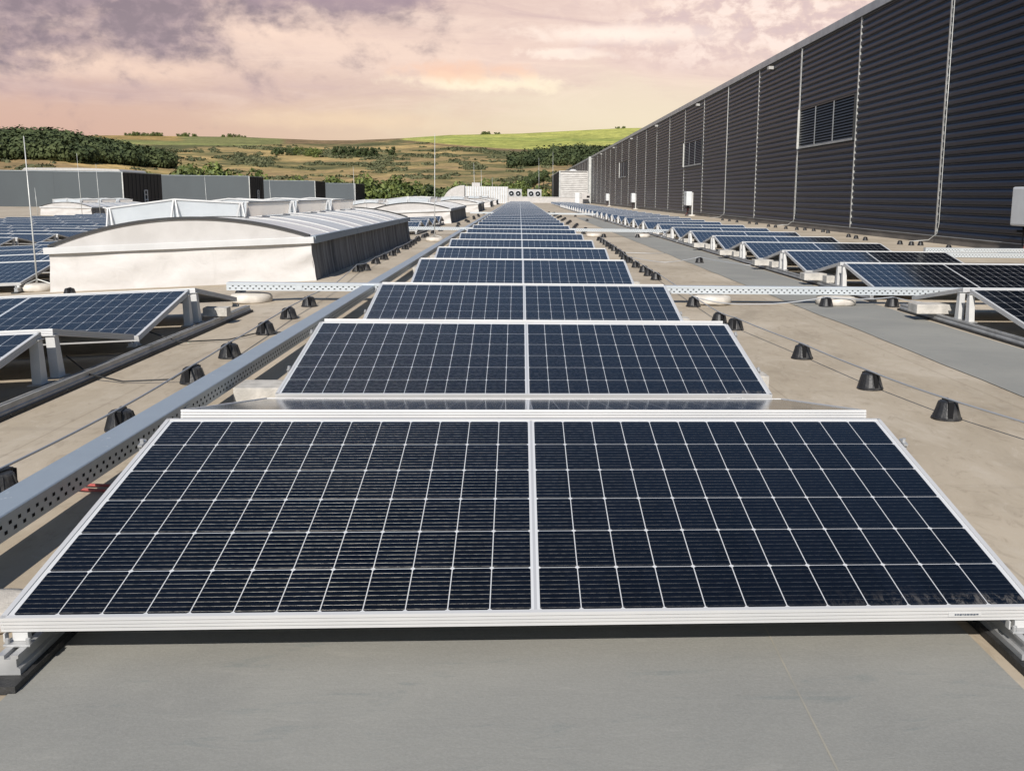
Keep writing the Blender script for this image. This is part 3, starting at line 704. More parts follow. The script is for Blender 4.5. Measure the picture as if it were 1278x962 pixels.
wire([(1.60, 17.6, .02), (2.2, 17.5, .012), (2.45, 17.6, .012)], .0045, 'short pale wire lying on the beige membrane right of the cones')
wire([(-2.32, 5.45, .10), (-2.15, 5.3, .03), (-1.95, 5.2, .012), (-1.72, 5.22, .02), (-1.62, 5.23, .086)], .004, 'dark cable from the nearest left tent to the wire', 'blackcable', name='cable', cat='cable', group='loose cables')
wire([(-2.30, 6.55, .09), (-2.1, 6.55, .02), (-1.85, 6.75, .010), (-1.72, 7.05, .02), (-1.40, 7.1, .01)], .004, 'dark cable from the second left tent to the tray', 'blackcable', name='cable', cat='cable', group='loose cables')
for d_, lb in ((0, 'upper one of the red cables passing under the steel tray'), (.05, 'lower one of the red cables passing under the steel tray')):
    wire([(-1.58, 3.30-d_, .012), (-1.40, 3.33-d_, .010), (-1.05, 3.27-d_*1.6, .012), (-.8, 3.25-d_, .012)], .0052, lb, 'red', name='cable', cat='cable', group='red cables')
# lightning rods
def rod(x, y, top, label, r=.008, lean=(0, 0), base=True, zb=None):
    zb = gz(x) if zb is None else zb
    t = thing('lightning_rod', label, 'lightning rod', T((x, y, zb)), 'lightning rods')
    h = top-zb; mb = MB(); mb.tube([(0, 0, .05), (lean[0]*.4, lean[1]*.4, h*.4), (lean[0], lean[1], h)], [r*1.25, r, r*.55], M['pipe'], 8); link('rod', mb.mesh('rod', smooth=True), t)
    if base:
        link('base', ME_DISC, t, T((0, 0, .002)))
        mb = MB()
        for k in range(3): mb.tube([(.14*math.cos(k*2.1), .14*math.sin(k*2.1), .085), (0, 0, .13)], .006, M['pipe'], 6)
        link('tripod', mb.mesh('rod_tripod'), t)
    return t
rod(-5.34, 11.95, 1.50, 'tall thin lightning rod standing left of the big skylight', .008, (-.02, 0))
rod(-1.72, 21.5, 2.12, 'tall thin lightning rod by the tray between the two skylights', .008, (.03, 0))

# ------------------------------------------------------------------ skylights (barrel vaults on membrane upstands)
SKW, SKL = 2.78, 10.1
def build_skylight_meshes():
    res = {}
    # front and back fabric, slightly bulging, with creases
    def fabric(y, sgn, seed):
        rn = np.random.default_rng(seed); nx, nz = 60, 12; vs = []; fs = []
        ph = rn.uniform(0, 6, 6)
        for j in range(nz+1):
            for i in range(nx+1):
                x = -SKW*i/nx; z = .41*j/nz; u = i/nx; v = j/nz
                d = .012*math.sin(3*u*6+ph[0]+2*v)+.010*math.sin(9*u+7*v+ph[1]) + .018*math.sin(math.pi*v)*math.sin(2*u+ph[2])
                d += .012*math.sin(26*u+9*v+ph[3])*max(0, 1-u*9)*1.5
                flare = .03*(1-v)**2
                vs.append((x+(1-2*u)*(flare+.012), y+sgn*(d*min(1, 4*v*(1-v)+.15)+flare), z))
        for j in range(nz):
            for i in range(nx): a = j*(nx+1)+i; fs.append((a, a+1, a+nx+2, a+nx+1))
        mb = MB(); mb.add(vs, fs, M['fabric']); return mb
    f = fabric(0, -1, 4); b = fabric(SKL, 1, 5)
    res['front_upstand'] = f.mesh('front_upstand', smooth=True); res['back_upstand'] = b.mesh('back_upstand', smooth=True)
    # side skirts with hanging pleats
    def side(x, sgn, m_, seed):
        rn = np.random.default_rng(seed); ny, nz = 240, 6; vs = []; fs = []
        amp = np.interp(np.linspace(0, SKL, ny+1), np.linspace(0, SKL, 24), rn.uniform(.3, 1, 24))
        for j in range(nz+1):
            for i in range(ny+1):
                yy = SKL*i/ny; v = j/nz
                d = .010*amp[i]*math.sin(yy*9+1.5*math.sin(yy*1.3))*(1-.5*v)+.008*math.sin(yy*23+v)*amp[i]+.03*(1-v)**2
                vs.append((x+sgn*d, yy, .41*v))
        for j in range(nz):
            for i in range(ny): a = j*(ny+1)+i; fs.append((a, a+1, a+ny+2, a+ny+1))
        mb = MB(); mb.add(vs, fs, M[m_]); return mb.mesh('side_upstand', smooth=True)
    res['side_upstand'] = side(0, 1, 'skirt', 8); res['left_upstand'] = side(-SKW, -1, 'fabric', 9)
    mb = MB(); e = .05
    mb.box((-SKW-e, -e, .408), (e, .03, .478), M['white']); mb.box((-SKW-e, SKL-.03, .408), (e, SKL+e, .478), M['white'])
    mb.box((-SKW-e, .031, .408), (-SKW+.03, SKL-.031, .478), M['white'])
    res['curb'] = mb.mesh('curb', bevel=.003)
    mb = MB(); yy = .032
    while yy < SKL-.05:
        y1 = min(yy+1.02, SKL-.032); mb.box((-.06, yy, .404), (e+.008+.004*math.sin(yy*5), y1-.012, .484), M['galv']); yy = y1
    res['side_curb'] = mb.mesh('side_curb')
    # arch: radius from chord SKW and rise .23
    rise = .245; Rr = (SKW**2/4+rise**2)/(2*rise); half = math.asin(SKW/2/Rr); n = 28
    def arc(t, off=0): a = -half+2*half*t; return (-SKW/2+(Rr+off)*math.sin(a), .476+rise-Rr+(Rr+off)*math.cos(a))
    res['arc'] = arc
    def seg(y0, y1, m_, off=0.0):
        mb = MB(); vs = []; fs = []
        for yy in (y0, y1):
            for i in range(n+1): p = arc(i/n, off); vs.append((p[0], yy, p[1]))
        fs = [(i, i+1, n+2+i, n+1+i) for i in range(n)]
        mb.add(vs, fs, m_); return mb
    segs = []; yy = .02; k = 0; wds = [1.2, .75]
    while yy < SKL-.1:
        y1 = min(yy+wds[k % 2], SKL-.02); m_ = M['vault_white'] if k % 2 else M['vault_grey']
        if k == 0: m_ = M['vault_white']
        segs.append((seg(yy, y1-.006, m_).mesh('glazing_panel', smooth=True))); yy = y1; k += 1
    res['segs'] = segs
    mb = MB(); yy = .02
    def rib(y0, m_, wdt, h):
        vs = []; fs = []
        for i in range(n+1):
            a = arc(i/n, .0005); b_ = arc(i/n, h)
            vs += [(a[0], y0, a[1]), (a[0], y0+wdt, a[1]), (b_[0], y0+wdt, b_[1]), (b_[0], y0, b_[1])]
        for i in range(n):
            q = 4*i
            for e0, e1 in ((0, 1), (1, 2), (2, 3), (3, 0)): fs.append((q+e0, q+e1, q+4+e1, q+4+e0))
        mb.add(vs, fs, m_)
    k = 0
    while yy < SKL-.1: rib(yy-.015, M['white'], .03, .012); yy += wds[k % 2]; k += 1
    res['glazing_bars'] = mb.mesh('glazing_bars')
    mb = MB(); rib(-.035, M['darktrim'], .05, .028); res['arch_gasket'] = mb.mesh('arch_gasket')
    # tympanum, a thin closed plate
    mb = MB(); pr = [arc(i/n) for i in range(n+1)]
    mb.prism(pr, 'y', -.010, .012, M['ivory']); res['end_arch'] = mb.mesh('end_arch')
    return res
SK = build_skylight_meshes()
def deflector_meshes():
    """open wind deflector box round a smoke vent, low gable in front; local x from 0 (right) to -1.6 (left), y from 0 to 2.35, over the vault crown"""
    W_, H, L = 1.60, .23, 2.35; arc = SK['arc']; x0 = -.96; out = {}
    def zb(x): # vault height under x
        tt = min(max((math.asin(max(-1, min(1, (x+SKW/2)/((SKW**2/4+.245**2)/(2*.245)))))/math.asin(SKW/2/((SKW**2/4+.245**2)/(2*.245)))+1)/2, 0), 1); return arc(tt)[1]
    def plate(y, th, m_):
        mb = MB(); n = 10; vs = []
        top = lambda u: max(zb(x0), zb(x0-W_))+.165+.075*(1-abs(2*u-1))
        for j in range(n):
            u0, u1 = j/n, (j+1)/n; xa, xb = x0-W_*u0, x0-W_*u1
            mb.hexa([(xa, y, zb(xa)+.012), (xb, y, zb(xb)+.012), (xb, y+th, zb(xb)+.012), (xa, y+th, zb(xa)+.012), (xa, y-.03, top(u0)), (xb, y-.03, top(u1)), (xb, y-.03+th, top(u1)), (xa, y-.03+th, top(u0))], m_)
        for u0, u1 in ((0, .5), (.5, 1)):
            xa, xb = x0-W_*u0, x0-W_*u1
            mb.hexa([(xa, y-.045, top(u0)), (xb, y-.045, top(u1)), (xb, y-.01+th, top(u1)), (xa, y-.01+th, top(u0)), (xa, y-.045, top(u0)+.018), (xb, y-.045, top(u1)+.018), (xb, y-.01+th, top(u1)+.018), (xa, y-.01+th, top(u0)+.018)], M['white'])
        return mb
    out['front_plate'] = plate(0, .006, M['bluewhite']).mesh('front_plate'); out['back_plate'] = plate(L, .006, M['bluewhite']).mesh('back_plate')
    top0 = max(zb(x0), zb(x0-W_))+.165
    for nm, x, d in (('right', x0, .03), ('left', x0-W_, -.03)):
        mb = MB()
        mb.hexa([(x-.003, .03, zb(x)+.012), (x+.003, .03, zb(x)+.012), (x+.003, L-.03, zb(x)+.012), (x-.003, L-.03, zb(x)+.012), (x-.003+d, .0, top0+.014), (x+.003+d, .0, top0+.014), (x+.003+d, L, top0+.014), (x-.003+d, L, top0+.014)], M['creamsheet'])
        mb.box((x+d-.02, .0, top0+.012), (x+d+.02, L, top0+.026), M['white'])
        out[nm] = mb.mesh('side_plate')
    out['brackets'] = []
    for u in (.02, .5, .98):
        x = x0-W_*u; tp = top0+.075*(1-abs(2*u-1)); mb = MB()
        for s in (-.045, .045): mb.tube([(x+s, -.09, zb(x+s)+.01), (x+s*.25, -.035, tp)], .012, M['white'], 5)
        out['brackets'].append(mb.mesh('bracket'))
    return out
DF = deflector_meshes()
def skylight(x, y, z, roll, label, full=True):
    t = thing('roof_skylight', label, 'skylight', T((x, y, z)) @ RY(roll), 'barrel vault roof skylights')
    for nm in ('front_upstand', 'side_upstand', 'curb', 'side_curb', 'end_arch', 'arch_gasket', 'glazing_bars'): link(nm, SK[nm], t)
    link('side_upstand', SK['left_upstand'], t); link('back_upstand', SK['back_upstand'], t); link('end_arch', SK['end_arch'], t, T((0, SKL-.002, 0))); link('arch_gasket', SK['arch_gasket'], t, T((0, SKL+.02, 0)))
    for s_ in SK['segs']: link('glazing_panel', s_, t)
    for yy in ((1.15, 4.0, 6.9) if full else (4.0, 6.9)):
        d = link('wind_deflector', DF['front_plate'], t, T((0, yy, 0)))
        link('side_plate', DF['right'], d); link('side_plate', DF['left'], d); link('back_plate', DF['back_plate'], d)
        for bk in DF['brackets']: link('bracket', bk, d)
    return t
skylight(-2.27, 11.70, gz(-2.27), SL, 'big near skylight with cream front, curved top and grimy shade-darkened right side')
skylight(-2.32, 35.6, gz(-2.3), SL, 'second skylight down the roof, with white front and dark right end', False)
skylight(-2.35, 60.2, gz(-2.3), SL, 'third skylight down the roof, small white arch with dark right end', False)
skylight(-2.35, 84.5, gz(-2.3), SL, 'fourth skylight, tiny white arch near the far end', False)
skylight(-2.35, 106.5, gz(-2.3), SL, 'farthest skylight in the line, a white speck with a dark end', False)
skylight(-24.4, 62.0, gz(-24), 0, 'skylight at far left in front of the long grey enclosure')
skylight(-13.0, 74.0, gz(-13), 0, 'white skylight far off between the grey enclosures and the near vault', False)
skylight(-7.6, 64.0, gz(-7.6), SL, 'white skylight in the next line, seen above the back end of the big vault')
skylight(-7.6, 84.0, gz(-7.6), SL, 'far white skylight of the next line, left of the small second dome', False)
skylight(-9.5, 100, gz(-9.5), SL, 'distant white skylight in front of the green trees')

# ------------------------------------------------------------------ right-hand building
PITCH_C = .176; CLAD_Z0, CLAD_Z1 = .17, 5.86; BY0, BY1 = 6.0, 300.0
def clad_profile():
    pts = []; n = int((CLAD_Z1-CLAD_Z0)/PITCH_C)
    sh = [(0, .036), (.10, .040), (.42, .040), (.60, .026), (.72, .006), (.80, .0), (.90, .004), (.96, .026)]
    for i in range(n+1):
        for q, d in sh:
            z = CLAD_Z0+(i+q)*PITCH_C
            if z < CLAD_Z1: pts.append((WALL_X-d, z))
    pts.append((WALL_X-.02, CLAD_Z1)); return pts
bld = thing('warehouse_building', 'long dark corrugated warehouse wall rising along the right side of the roof', 'building', T((WALL_X, BY0, 0)))
MI = T((-WALL_X, -BY0, 0))
pr = clad_profile(); vs = []; fs = []
for yy in (BY0, BY1):
    vs += [(p[0], yy, p[1]) for p in pr]
n = len(pr); fs = [(i, i+1, n+i+1, n+i) for i in range(n-1)]
mb = MB(); mb.add(vs, fs, M['clad']); link('wall_cladding', mb.mesh('wall_cladding'), bld, MI)
mb = MB(); mb.box((WALL_X+.01, BY0, SITE_Z-2), (WALL_X+45, BY1, 5.84), M['darkclad']); link('building_core', mb.mesh('building_core'), bld, MI)
mb = MB(); yy = BY0
while yy < BY1:
    mb.box((WALL_X-.075, yy, 5.855), (WALL_X+.5, min(yy+6.17, BY1), 6.08), M['coping']); yy += 6.18
link('coping', mb.mesh('coping'), bld, MI)
mb = MB(); mb.box((WALL_X-.03, BY0, .0), (WALL_X+.008, BY1, .168), M['plinth']); mb.box((WALL_X-.05, BY0, .160), (WALL_X-.031, BY1, .176), M['coping']); link('plinth', mb.mesh('plinth'), bld, MI)
def seam_mesh():
    mb = MB(); n_ = int((CLAD_Z1-CLAD_Z0)/PITCH_C)
    vs = []; fs = []
    prf = [p for p in pr if p[1] < CLAD_Z1-.001]
    mb.box((-.046, -.034, CLAD_Z0-.02), (-.040, .034, CLAD_Z1), M['pipe'])
    for i in range(n_+1):       # filler pieces in each valley
        z = CLAD_Z0+(i+.52)*PITCH_C
        if z+.08 < CLAD_Z1: mb.box((-.0395, -.05, z), (-.002, .05, z+.078), M['pipe'])
    return mb.mesh('seam_strip')
ME_SEAM = seam_mesh(); SEAM0, SEAMD = 23.15, 6.18
ys = [SEAM0+SEAMD*k for k in range(-2, 45)]
for yy in ys:
    if BY0 < yy < BY1: link('seam_strip', ME_SEAM, bld, MI @ T((WALL_X, yy, 0)))
# cable in front of two seams
for yy, q in ((SEAM0-.20, 1), (SEAM0+2*SEAMD-.20, 0), (SEAM0+4*SEAMD-.20, 0)):
    mb = MB(); mb.tube([(WALL_X-.065, yy, 5.8), (WALL_X-.065, yy, 2.5), (WALL_X-.068, yy-.02, .45), (WALL_X-.10, yy-.03, .22), (WALL_X-.30, yy-.06, .08), (WALL_X-.75, yy-.12, .05)], .008, M['pipe'], 7); link('down_conductor', mb.mesh('down_conductor', smooth=True), bld, MI)
def louvre(y0, y1, z0, z1):
    mb = MB(); x = WALL_X; f = .06
    mb.box((x-.075, y0, z0), (x-.01, y0+f, z1), M['louvre']); mb.box((x-.14, y1-f*.7, z0), (x-.01, y1, z1), M['pipe'])
    mb.box((x-.085, y0+f, z0), (x-.01, y1-f, z0+f), M['coping']); mb.box((x-.085, y0+f, z1-f*.6), (x-.01, y1-f, z1), M['louvre'])
    mb.box((x-.058, y0+f, z0+f), (x-.044, y1-f, z1-f*.6), M['hole'])
    fr = link('louvre_window', mb.mesh('louvre_frame'), bld, MI)
    mb = MB(); nb = 14; h = (z1-z0-f*1.6)/nb
    for i in range(nb):
        zz = z0+f+i*h; mb.hexa([(x-.082, y0+f, zz), (x-.082, y1-f, zz), (x-.076, y1-f, zz), (x-.076, y0+f, zz), (x-.060, y0+f, zz+h*.55), (x-.060, y1-f, zz+h*.55), (x-.054, y1-f, zz+h*.55), (x-.054, y0+f, zz+h*.55)], M['louvre'])
    link('blades', mb.mesh('louvre_blades'), fr)
    mb = MB()
    for q in (1/3, 2/3):
        yy = y0+(y1-y0)*q; mb.box((x-.092, yy-.04, z0+f), (x-.083, yy+.04, z1-f*.6), M['coping'])
    link('mullion', mb.mesh('louvre_mullion'), fr)
louvre(29.42, 35.25, 2.58, 3.84); louvre(54.35, 60.05, 2.62, 3.92); louvre(93.0, 98.9, 2.65, 4.02)
# white corner strip and door far off
mb = MB(); mb.box((WALL_X-.35, 139.2, 0), (WALL_X-.02, 140.2, 6.0), M['pipe']); link('corner_strip', mb.mesh('corner_strip'), bld, MI)
GLT = 'small wall lamps under the roof edge'
def lamp_meshes():
    mb = MB(); mb.box((-.30, -.22, -.08), (0, .22, .10), M['lamp']); a = mb.mesh('lamp_body', bevel=.01)
    mb = MB(); mb.box((-.19, -.17, -.085), (-.05, .17, -.081), M['hole']); mb.box((-.06, .24, -.07), (0, .34, .07), M['lamp']); return a, mb.mesh('lamp_glass')
ME_L1, ME_L2 = lamp_meshes()
for k, yy in enumerate((39.5, 55.5, 72.2, 88.4, 105, 121, 137)):
    t = thing('wall_lamp', '%s small pale lamp under the roof edge of the dark wall, counted from the camera' % ORD[k], 'lamp', T((WALL_X-.042, yy, 5.66)) @ Matrix.Scale(.62, 4), GLT)
    link('housing', ME_L1, t); link('lens', ME_L2, t)
# inverters on stands
def inverter_meshes():
    o = {}
    mb = MB(); mb.box((-.15, -.42, .52), (.13, .42, 1.20), M['paint']); o['cabinet'] = mb.mesh('inverter_cabinet', bevel=.035)
    mb = MB(); mb.box((-.1535, -.30, 1.06), (-.1505, -.10, 1.12), M['screen']); mb.box((-.156, -.24, .98), (-.1505, -.15, 1.035), M['hole']); mb.box((-.1535, -.265, .965), (-.1505, -.125, 1.05), M['white']); o['display'] = mb.mesh('inverter_display')
    mb = MB()
    for yy in (-.3, -.18, -.06, .06, .18): mb.lathe([(.02, 0), (.02, .05), (.012, .07)], M['hole'], (0, yy, .45), 8)
    mb.box((-.09, -.36, .41), (.07, .25, .452), M['hole']); o['gland_plate'] = mb.mesh('inverter_glands')
    mb = MB()
    for yy in (-.30, .30): mb.box((.14, yy-.03, .08), (.20, yy+.03, 1.15), M['white_alu'])
    mb.box((.13, -.33, .85), (.14, .33, .91), M['white_alu']); o['stand'] = mb.mesh('inverter_stand')
    mb = MB()
    for i, yy in enumerate((-.3, -.18, -.06, .06, .18)):
        mb.tube([(0, yy, .46), (.0, yy+.02, .30), (-.03, yy*.6, .14), (-.10, yy*.4+.05, .03)], .012, M['red'] if i % 2 else M['blackcable'], 6)
    o['cables'] = mb.mesh('inverter_cables', smooth=True)
    return o
IV = inverter_meshes()
def inverter(x, y, label, sc=1.0):
    t = thing('inverter_cabinet', label, 'inverter', T((x, y, 0)) @ Matrix.Scale(sc, 4), 'inverter cabinets by the wall')
    for nm, k in (('cabinet', 'cabinet'), ('display', 'display'), ('gland_plate', 'gland_plate'), ('stand', 'stand'), ('cable_bundle', 'cables')): link(nm, IV[k], t)
    for yy in (-.3, .3): link('foot', ME_DISC, t, T((.17, yy, .001)))
inverter(8.9, 18.0, 'large pale grey inverter at the right edge against the dark wall', 1.0)
inverter(8.55, 53.6, 'white inverter on a stand by the wall under the second louvre', 1.03)
inverter(8.6, 80.3, 'third white inverter farther along the wall base', 1.0)
inverter(8.6, 104.0, 'fourth small inverter near the far end of the wall', 1.0)

# parapet, plant at the far end
mb = MB(); mb.box((-6.5, 138, -.3), (WALL_X-.37, 138.5, .72), M['ivory']); mb.box((-6.5, 137.95, .72), (WALL_X-.37, 138.55, .78), M['white'])
tag(link('parapet_wall', mb.mesh('parapet_wall')), 'low white parapet wall closing the far end of the roof', 'parapet')
def condenser_meshes():
    o = {}; mb = MB(); mb.box((-.95, 0, 0), (.95, .9, 1.15), M['ivory']); mb.box((-.97, -.02, 1.15), (.97, .92, 1.2), M['white']); o['housing'] = mb.mesh('condenser_housing')
    mb = MB(); mb.lathe([(.40, 0), (.40, .07), (.345, .07), (.345, .0)], M['paint'], seg=28, cap=False); o['fan_ring'] = mb.mesh('fan_ring')
    mb = MB(); mb.lathe([(.345, .01), (.12, .012), (0, .012)], M['hole'], seg=28, cap=False)
    mb.lathe([(.10, .02), (.08, .05), (0, .055)], M['paint'], seg=14, cap=False)
    for k in range(4):
        X = RZ(k*math.pi/2+.4); mb.hexa([X @ Vector(p) for p in ((.08, -.05, .02), (.32, -.10, .02), (.32, .10, .045), (.08, .05, .04), (.08, -.05, .026), (.32, -.10, .026), (.32, .10, .051), (.08, .05, .046))], M['louvre'])
    o['fan'] = mb.mesh('fan'); return o
CM = condenser_meshes()
for x_, lb in ((-.68, 'left one of two white condenser units with twin fans at the far roof end'), (1.98, 'right one of two white condenser units with twin fans at the far roof end')):
    t = thing('condenser_unit', lb, 'condenser unit', T((x_, 144, .55)), 'condenser units')
    link('housing', CM['housing'], t)
    for dx in (-.45, .47):
        f = link('fan_ring', CM['fan_ring'], t, T((dx, -.001, .6)) @ RX(math.pi/2)); link('fan', CM['fan'], f)
    mb = MB(); mb.box((-.9, .05, -9), (-.8, .85, -.001), M['alu']); mb.box((.8, .05, -9), (.9, .85, -.001), M['alu']); link('stand', mb.mesh('condenser_stand'), t)
# louvred plant housing
t = thing('plant_housing', 'pale louvred plant housing at the far end beside the dark wall', 'plant housing', T((5.4, 145, 0)))
mb = MB(); mb.box((.0, .02, -9), (3.85, 36, 4.18), M['darkclad']); link('side_wall', mb.mesh('housing_wall'), t)
mb = MB(); nb = 15
for i in range(nb):
    z = .3+i*(3.75/nb); mb.hexa([(.12, -.06, z), (3.75, -.06, z), (3.75, .0, z), (.12, .0, z), (.12, -.01, z+.2), (3.75, -.01, z+.2), (3.75, .015, z+.2), (.12, .015, z+.2)], M['palelouvre'])
mb.box((.12, .012, -.5), (3.75, .019, 4.1), M['palelouvre']); link('louvre_blades', mb.mesh('housing_louvre'), t)
mb = MB(); mb.box((-.06, -.08, -.5), (.12, .1, 4.24), M['pipe']); mb.box((3.75, -.08, -.5), (3.9, .1, 4.24), M['palelouvre']); mb.box((-.05, -.07, 4.185), (3.89, 36, 4.3), M['palelouvre']); link('trim', mb.mesh('housing_trim'), t)
mb = MB(); mb.lathe([(.55, 0), (.55, .12), (.3, .28), (0, .3)], M['white'], (2.0, 3, 4.3), 16); link('roof_cowl', mb.mesh('roof_cowl'), t)
tm = MB(); tm.box((0, 0, 0), (1.05, .5, .75), M['ivory']); tm.box((.62, -.01, .18), (1.0, -.001, .45), M['hole'])
tag(link('outdoor_unit', tm.mesh('outdoor_unit'), None, T((8.0, 136.6, .55))), 'small white outdoor unit in front of the pale louvred housing', 'air conditioner')
tm = MB(); tm.box((0, 0, 0), (.55, .4, 1.3), M['paint'])
tag(link('pedestal_box', tm.mesh('pedestal_box', bevel=.03), None, T((6.55, 126, 0))), 'slim grey cabinet standing in front of the white parapet', 'cabinet')

# grey enclosures far left
GE = 'grey rooftop enclosures'
def enclosure(xr, y, z0, z1, wid, dep, label, ladder=True):
    t = thing('rooftop_enclosure', label, 'enclosure', T((xr, y, z0)), GE); h = z1-z0
    mb = MB(); mb.box((-wid, 0, 0), (-.03, .05, h), M['greyclad'])
    for i in range(int(wid/6)): mb.box((-wid+i*6+.4, -.008, 0), (-wid+i*6+.44, -.001, h), M['greyclad'])
    link('front_wall', mb.mesh('enclosure_front'), t)
    mb = MB(); mb.box((-.03, .051, 0), (0, dep, h), M['darkclad']); mb.box((-wid, dep-.05, 0), (-.031, dep, h), M['darkclad'])  # shade of the right side painted in with a near-black wall colour
    for i in range(int(dep/.9)): mb.box((.001, .3+i*.9, 0), (.02, .34+i*.9, h), M['darkclad'])
    link('side_wall', mb.mesh('enclosure_side'), t)
    mb = MB(); mb.box((-wid-.05, -.05, h), (.05, .07, h+.06), M['coping']); mb.box((-.04, .071, h), (.05, dep+.05, h+.06), M['coping']); mb.box((-wid, .071, h-.3), (-.05, dep-.06, h-.2), M['roof']); link('coping', mb.mesh('enclosure_coping'), t)
    mb = MB(); mb.box((-.06, -.08, 0), (.03, -.052, h), M['pipe']); mb.box((-wid*.32, -.09, h*.05), (-wid*.32+.06, -.055, h*.9), M['hole']); link('downpipe', mb.mesh('enclosure_pipe'), t)
    if ladder:
        mb = MB()
        for dy in (0, .7): mb.tube([(.06, dep*.5+dy, 0), (.06, dep*.5+dy, h*.52)], .05, M['white'], 6)
        for q in (.1, .25, .4, .52): mb.tube([(.06, dep*.5, h*q), (.06, dep*.5+.7, h*q)], .04, M['white'], 6)
        link('ladder', mb.mesh('enclosure_ladder'), t)
enclosure(-32.7, 90, -.6, 2.36, 60, 9.5, 'largest grey enclosure at far left with shade-darkened right side')
enclosure(-32.4, 130, -.6, 2.72, 40, 7, 'second grey enclosure from the left with pale ladder on its shade-darkened side')
enclosure(-32.6, 172, -5.0, 2.72, 34, 9, 'third grey enclosure from the left, half the size of the first')
enclosure(-32.4, 212, -5.0, 2.75, 30, 13, 'smallest grey enclosure next to the green trees')
mb = MB(); mb.box((-75, 60, SITE_Z-2), (-30, 225, -.62), M['ivory'])
tag(link('annex_roof_block', mb.mesh('annex_block')), 'flat roofed annex under the grey enclosures at far left', 'building')
# white roof seen over the first enclosure
mb = MB(); n = 12; pr2 = [(-16*math.cos(math.pi*i/n), 1.0*math.sin(math.pi*i/n)) for i in range(n+1)]
mb.prism([(0, 0), (18, 0), (17.6, .38), (11, .52), (.6, .42)], 'y', 0, 14, M['ivory']); 
tag(link('hall_roof', mb.mesh('hall_roof'), None, T((-92.8, 205, 4.38))), 'pale low roof peeping over the largest grey enclosure', 'roof')
mb = MB(); mb.box((-92.5, 206, SITE_Z-2), (-75.2, 218, 4.37), M['greyclad']); tag(link('hall_building', mb.mesh('hall_walls')), 'grey hall under the pale low roof behind the enclosures', 'building')
# white dome and corrugated box at mid distance
t = thing('vent_housing', 'white curved vent housing joined to a pale corrugated box before the trees', 'vent housing', T((-6.3, 118, 0)))
mb = MB(); pr3 = [(-2.2, .0)] + [(-2.2+2.4*(1-math.cos(i/8*math.pi/2)), 1.95*math.sin(i/8*math.pi/2)) for i in range(1, 9)] + [(.2, 0)]
mb.prism(pr3, 'y', 0, 3, M['ivory']); link('hood', mb.mesh('vent_hood'), t)
mb = MB(); mb.box((.25, .3, 0), (5.0, 3.2, 1.85), M['palelouvre'])
for i in range(18): mb.box((.3+i*.26, .26, .02), (.42+i*.26, .299, 1.83), M['paint'])
mb.box((1.0, .6, 1.851), (1.9, 2, 2.25), M['ivory']); link('box', mb.mesh('vent_box'), t)
mb = MB(); mb.box((.201, .1, .9), (.249, .9, 1.7), M['hole']); link('grille', mb.mesh('vent_grille'), t)
# thin rods far off
far_rods = [(-9.5, 62, 2.42, 'rod rising above the smallest grey enclosure'), (-2.6, 62, 2.74, 'taller of two far rods in front of the bushes near the centre'), (-2.25, 64, 2.40, 'shorter of two far rods in front of the bushes near the centre'), (-1.75, 70, 2.05, 'third far rod standing right of the pair'),
            (-22.5, 56, 2.75, 'thin leaning rod before the largest grey enclosure'), (-21.2, 55, 2.2, 'faint rod before the right half of the largest enclosure'), (-25.6, 58, 1.0, 'short rod in front of the left skylight'), (5.0, 160, 7.4, 'rod standing on the pale louvred housing'), (2.9, 160, 6.5, 'faint rod left of the pale louvred housing'),
            (-17.9, 62, 1.75, 'rod in front of the second grey enclosure'), (-15.2, 66, 1.7, 'rod before the third grey enclosure')]
for x_, y_, top, lb in far_rods: rod(x_, y_, top, lb, .024 if y_ > 100 else .014, (-.06, 0), base=False)

# ------------------------------------------------------------------ terrain
def vnoise(x, y, seed):
    def h(i, j):
        n_ = (i*374761393 + j*668265263 + seed*974711) & 0xffffffff
        n_ = ((n_ ^ (n_ >> 13))*1274126177) & 0xffffffff
        return ((n_ ^ (n_ >> 16)) & 0xffff)/65535.0
    xi, yi = np.floor(x).astype(np.int64), np.floor(y).astype(np.int64); fx, fy = x-xi, y-yi
    fx = fx*fx*(3-2*fx); fy = fy*fy*(3-2*fy)
    return (h(xi, yi)*(1-fx)+h(xi+1, yi)*fx)*(1-fy)+(h(xi, yi+1)*(1-fx)+h(xi+1, yi+1)*fx)*fy
def fbm(x, y, seed, o=5):
    s = 0; a = .5; t_ = 0
    for k in range(o): s = s+a*vnoise(x*2**k, y*2**k, seed+k); t_ += a; a *= .55
    return s/t_
SKY_AZ = [-180, -60, -40, -27, -22, -20, -14.3, -10.3, -8.7, -6.2, -3.7, 0, 3, 5.6, 10, 25, 45, 180]
SKY_EL = [1.0, 1.8, 2.2, 2.45, 2.58, 2.66, 2.76, 2.70, 2.74, 2.90, 3.12, 3.26, 3.46, 3.62, 3.70, 3.2, 2.2, 1.0]
D0, D1 = 265.0, 1750.0
def terrain_z(azd, d):
    S = np.interp(azd, SKY_AZ, SKY_EL); zs = D1*np.tan(np.radians(S))
    u = np.clip((d-D0)/(D1-D0), 0, 1)
    z = SITE_Z+(zs-SITE_Z)*(.55*u+.45*u*u)
    z += 5.5*(fbm(azd*.22+40, d*.004, 5)-.5)*np.clip((d-D0)/250, 0, 1)*np.clip((D1-d)/300, 0, 1)
    # wooded knoll on the left, and the bare spur in the middle
    z += 16.5*np.exp(-((azd+23.8)/4.6)**2-((d-830)/190)**2)
    z += 7*np.exp(-((azd-2.2)/3.6)**2-((d-520)/120)**2)
    far = np.clip((d-D1)/2000, 0, 1); z = z-60*far*far
    return z
def bearing(azd, d):
    a = np.radians(azd); x = d*np.sin(a); yv = d*np.cos(a); return x, yv, terrain_z(azd, d)
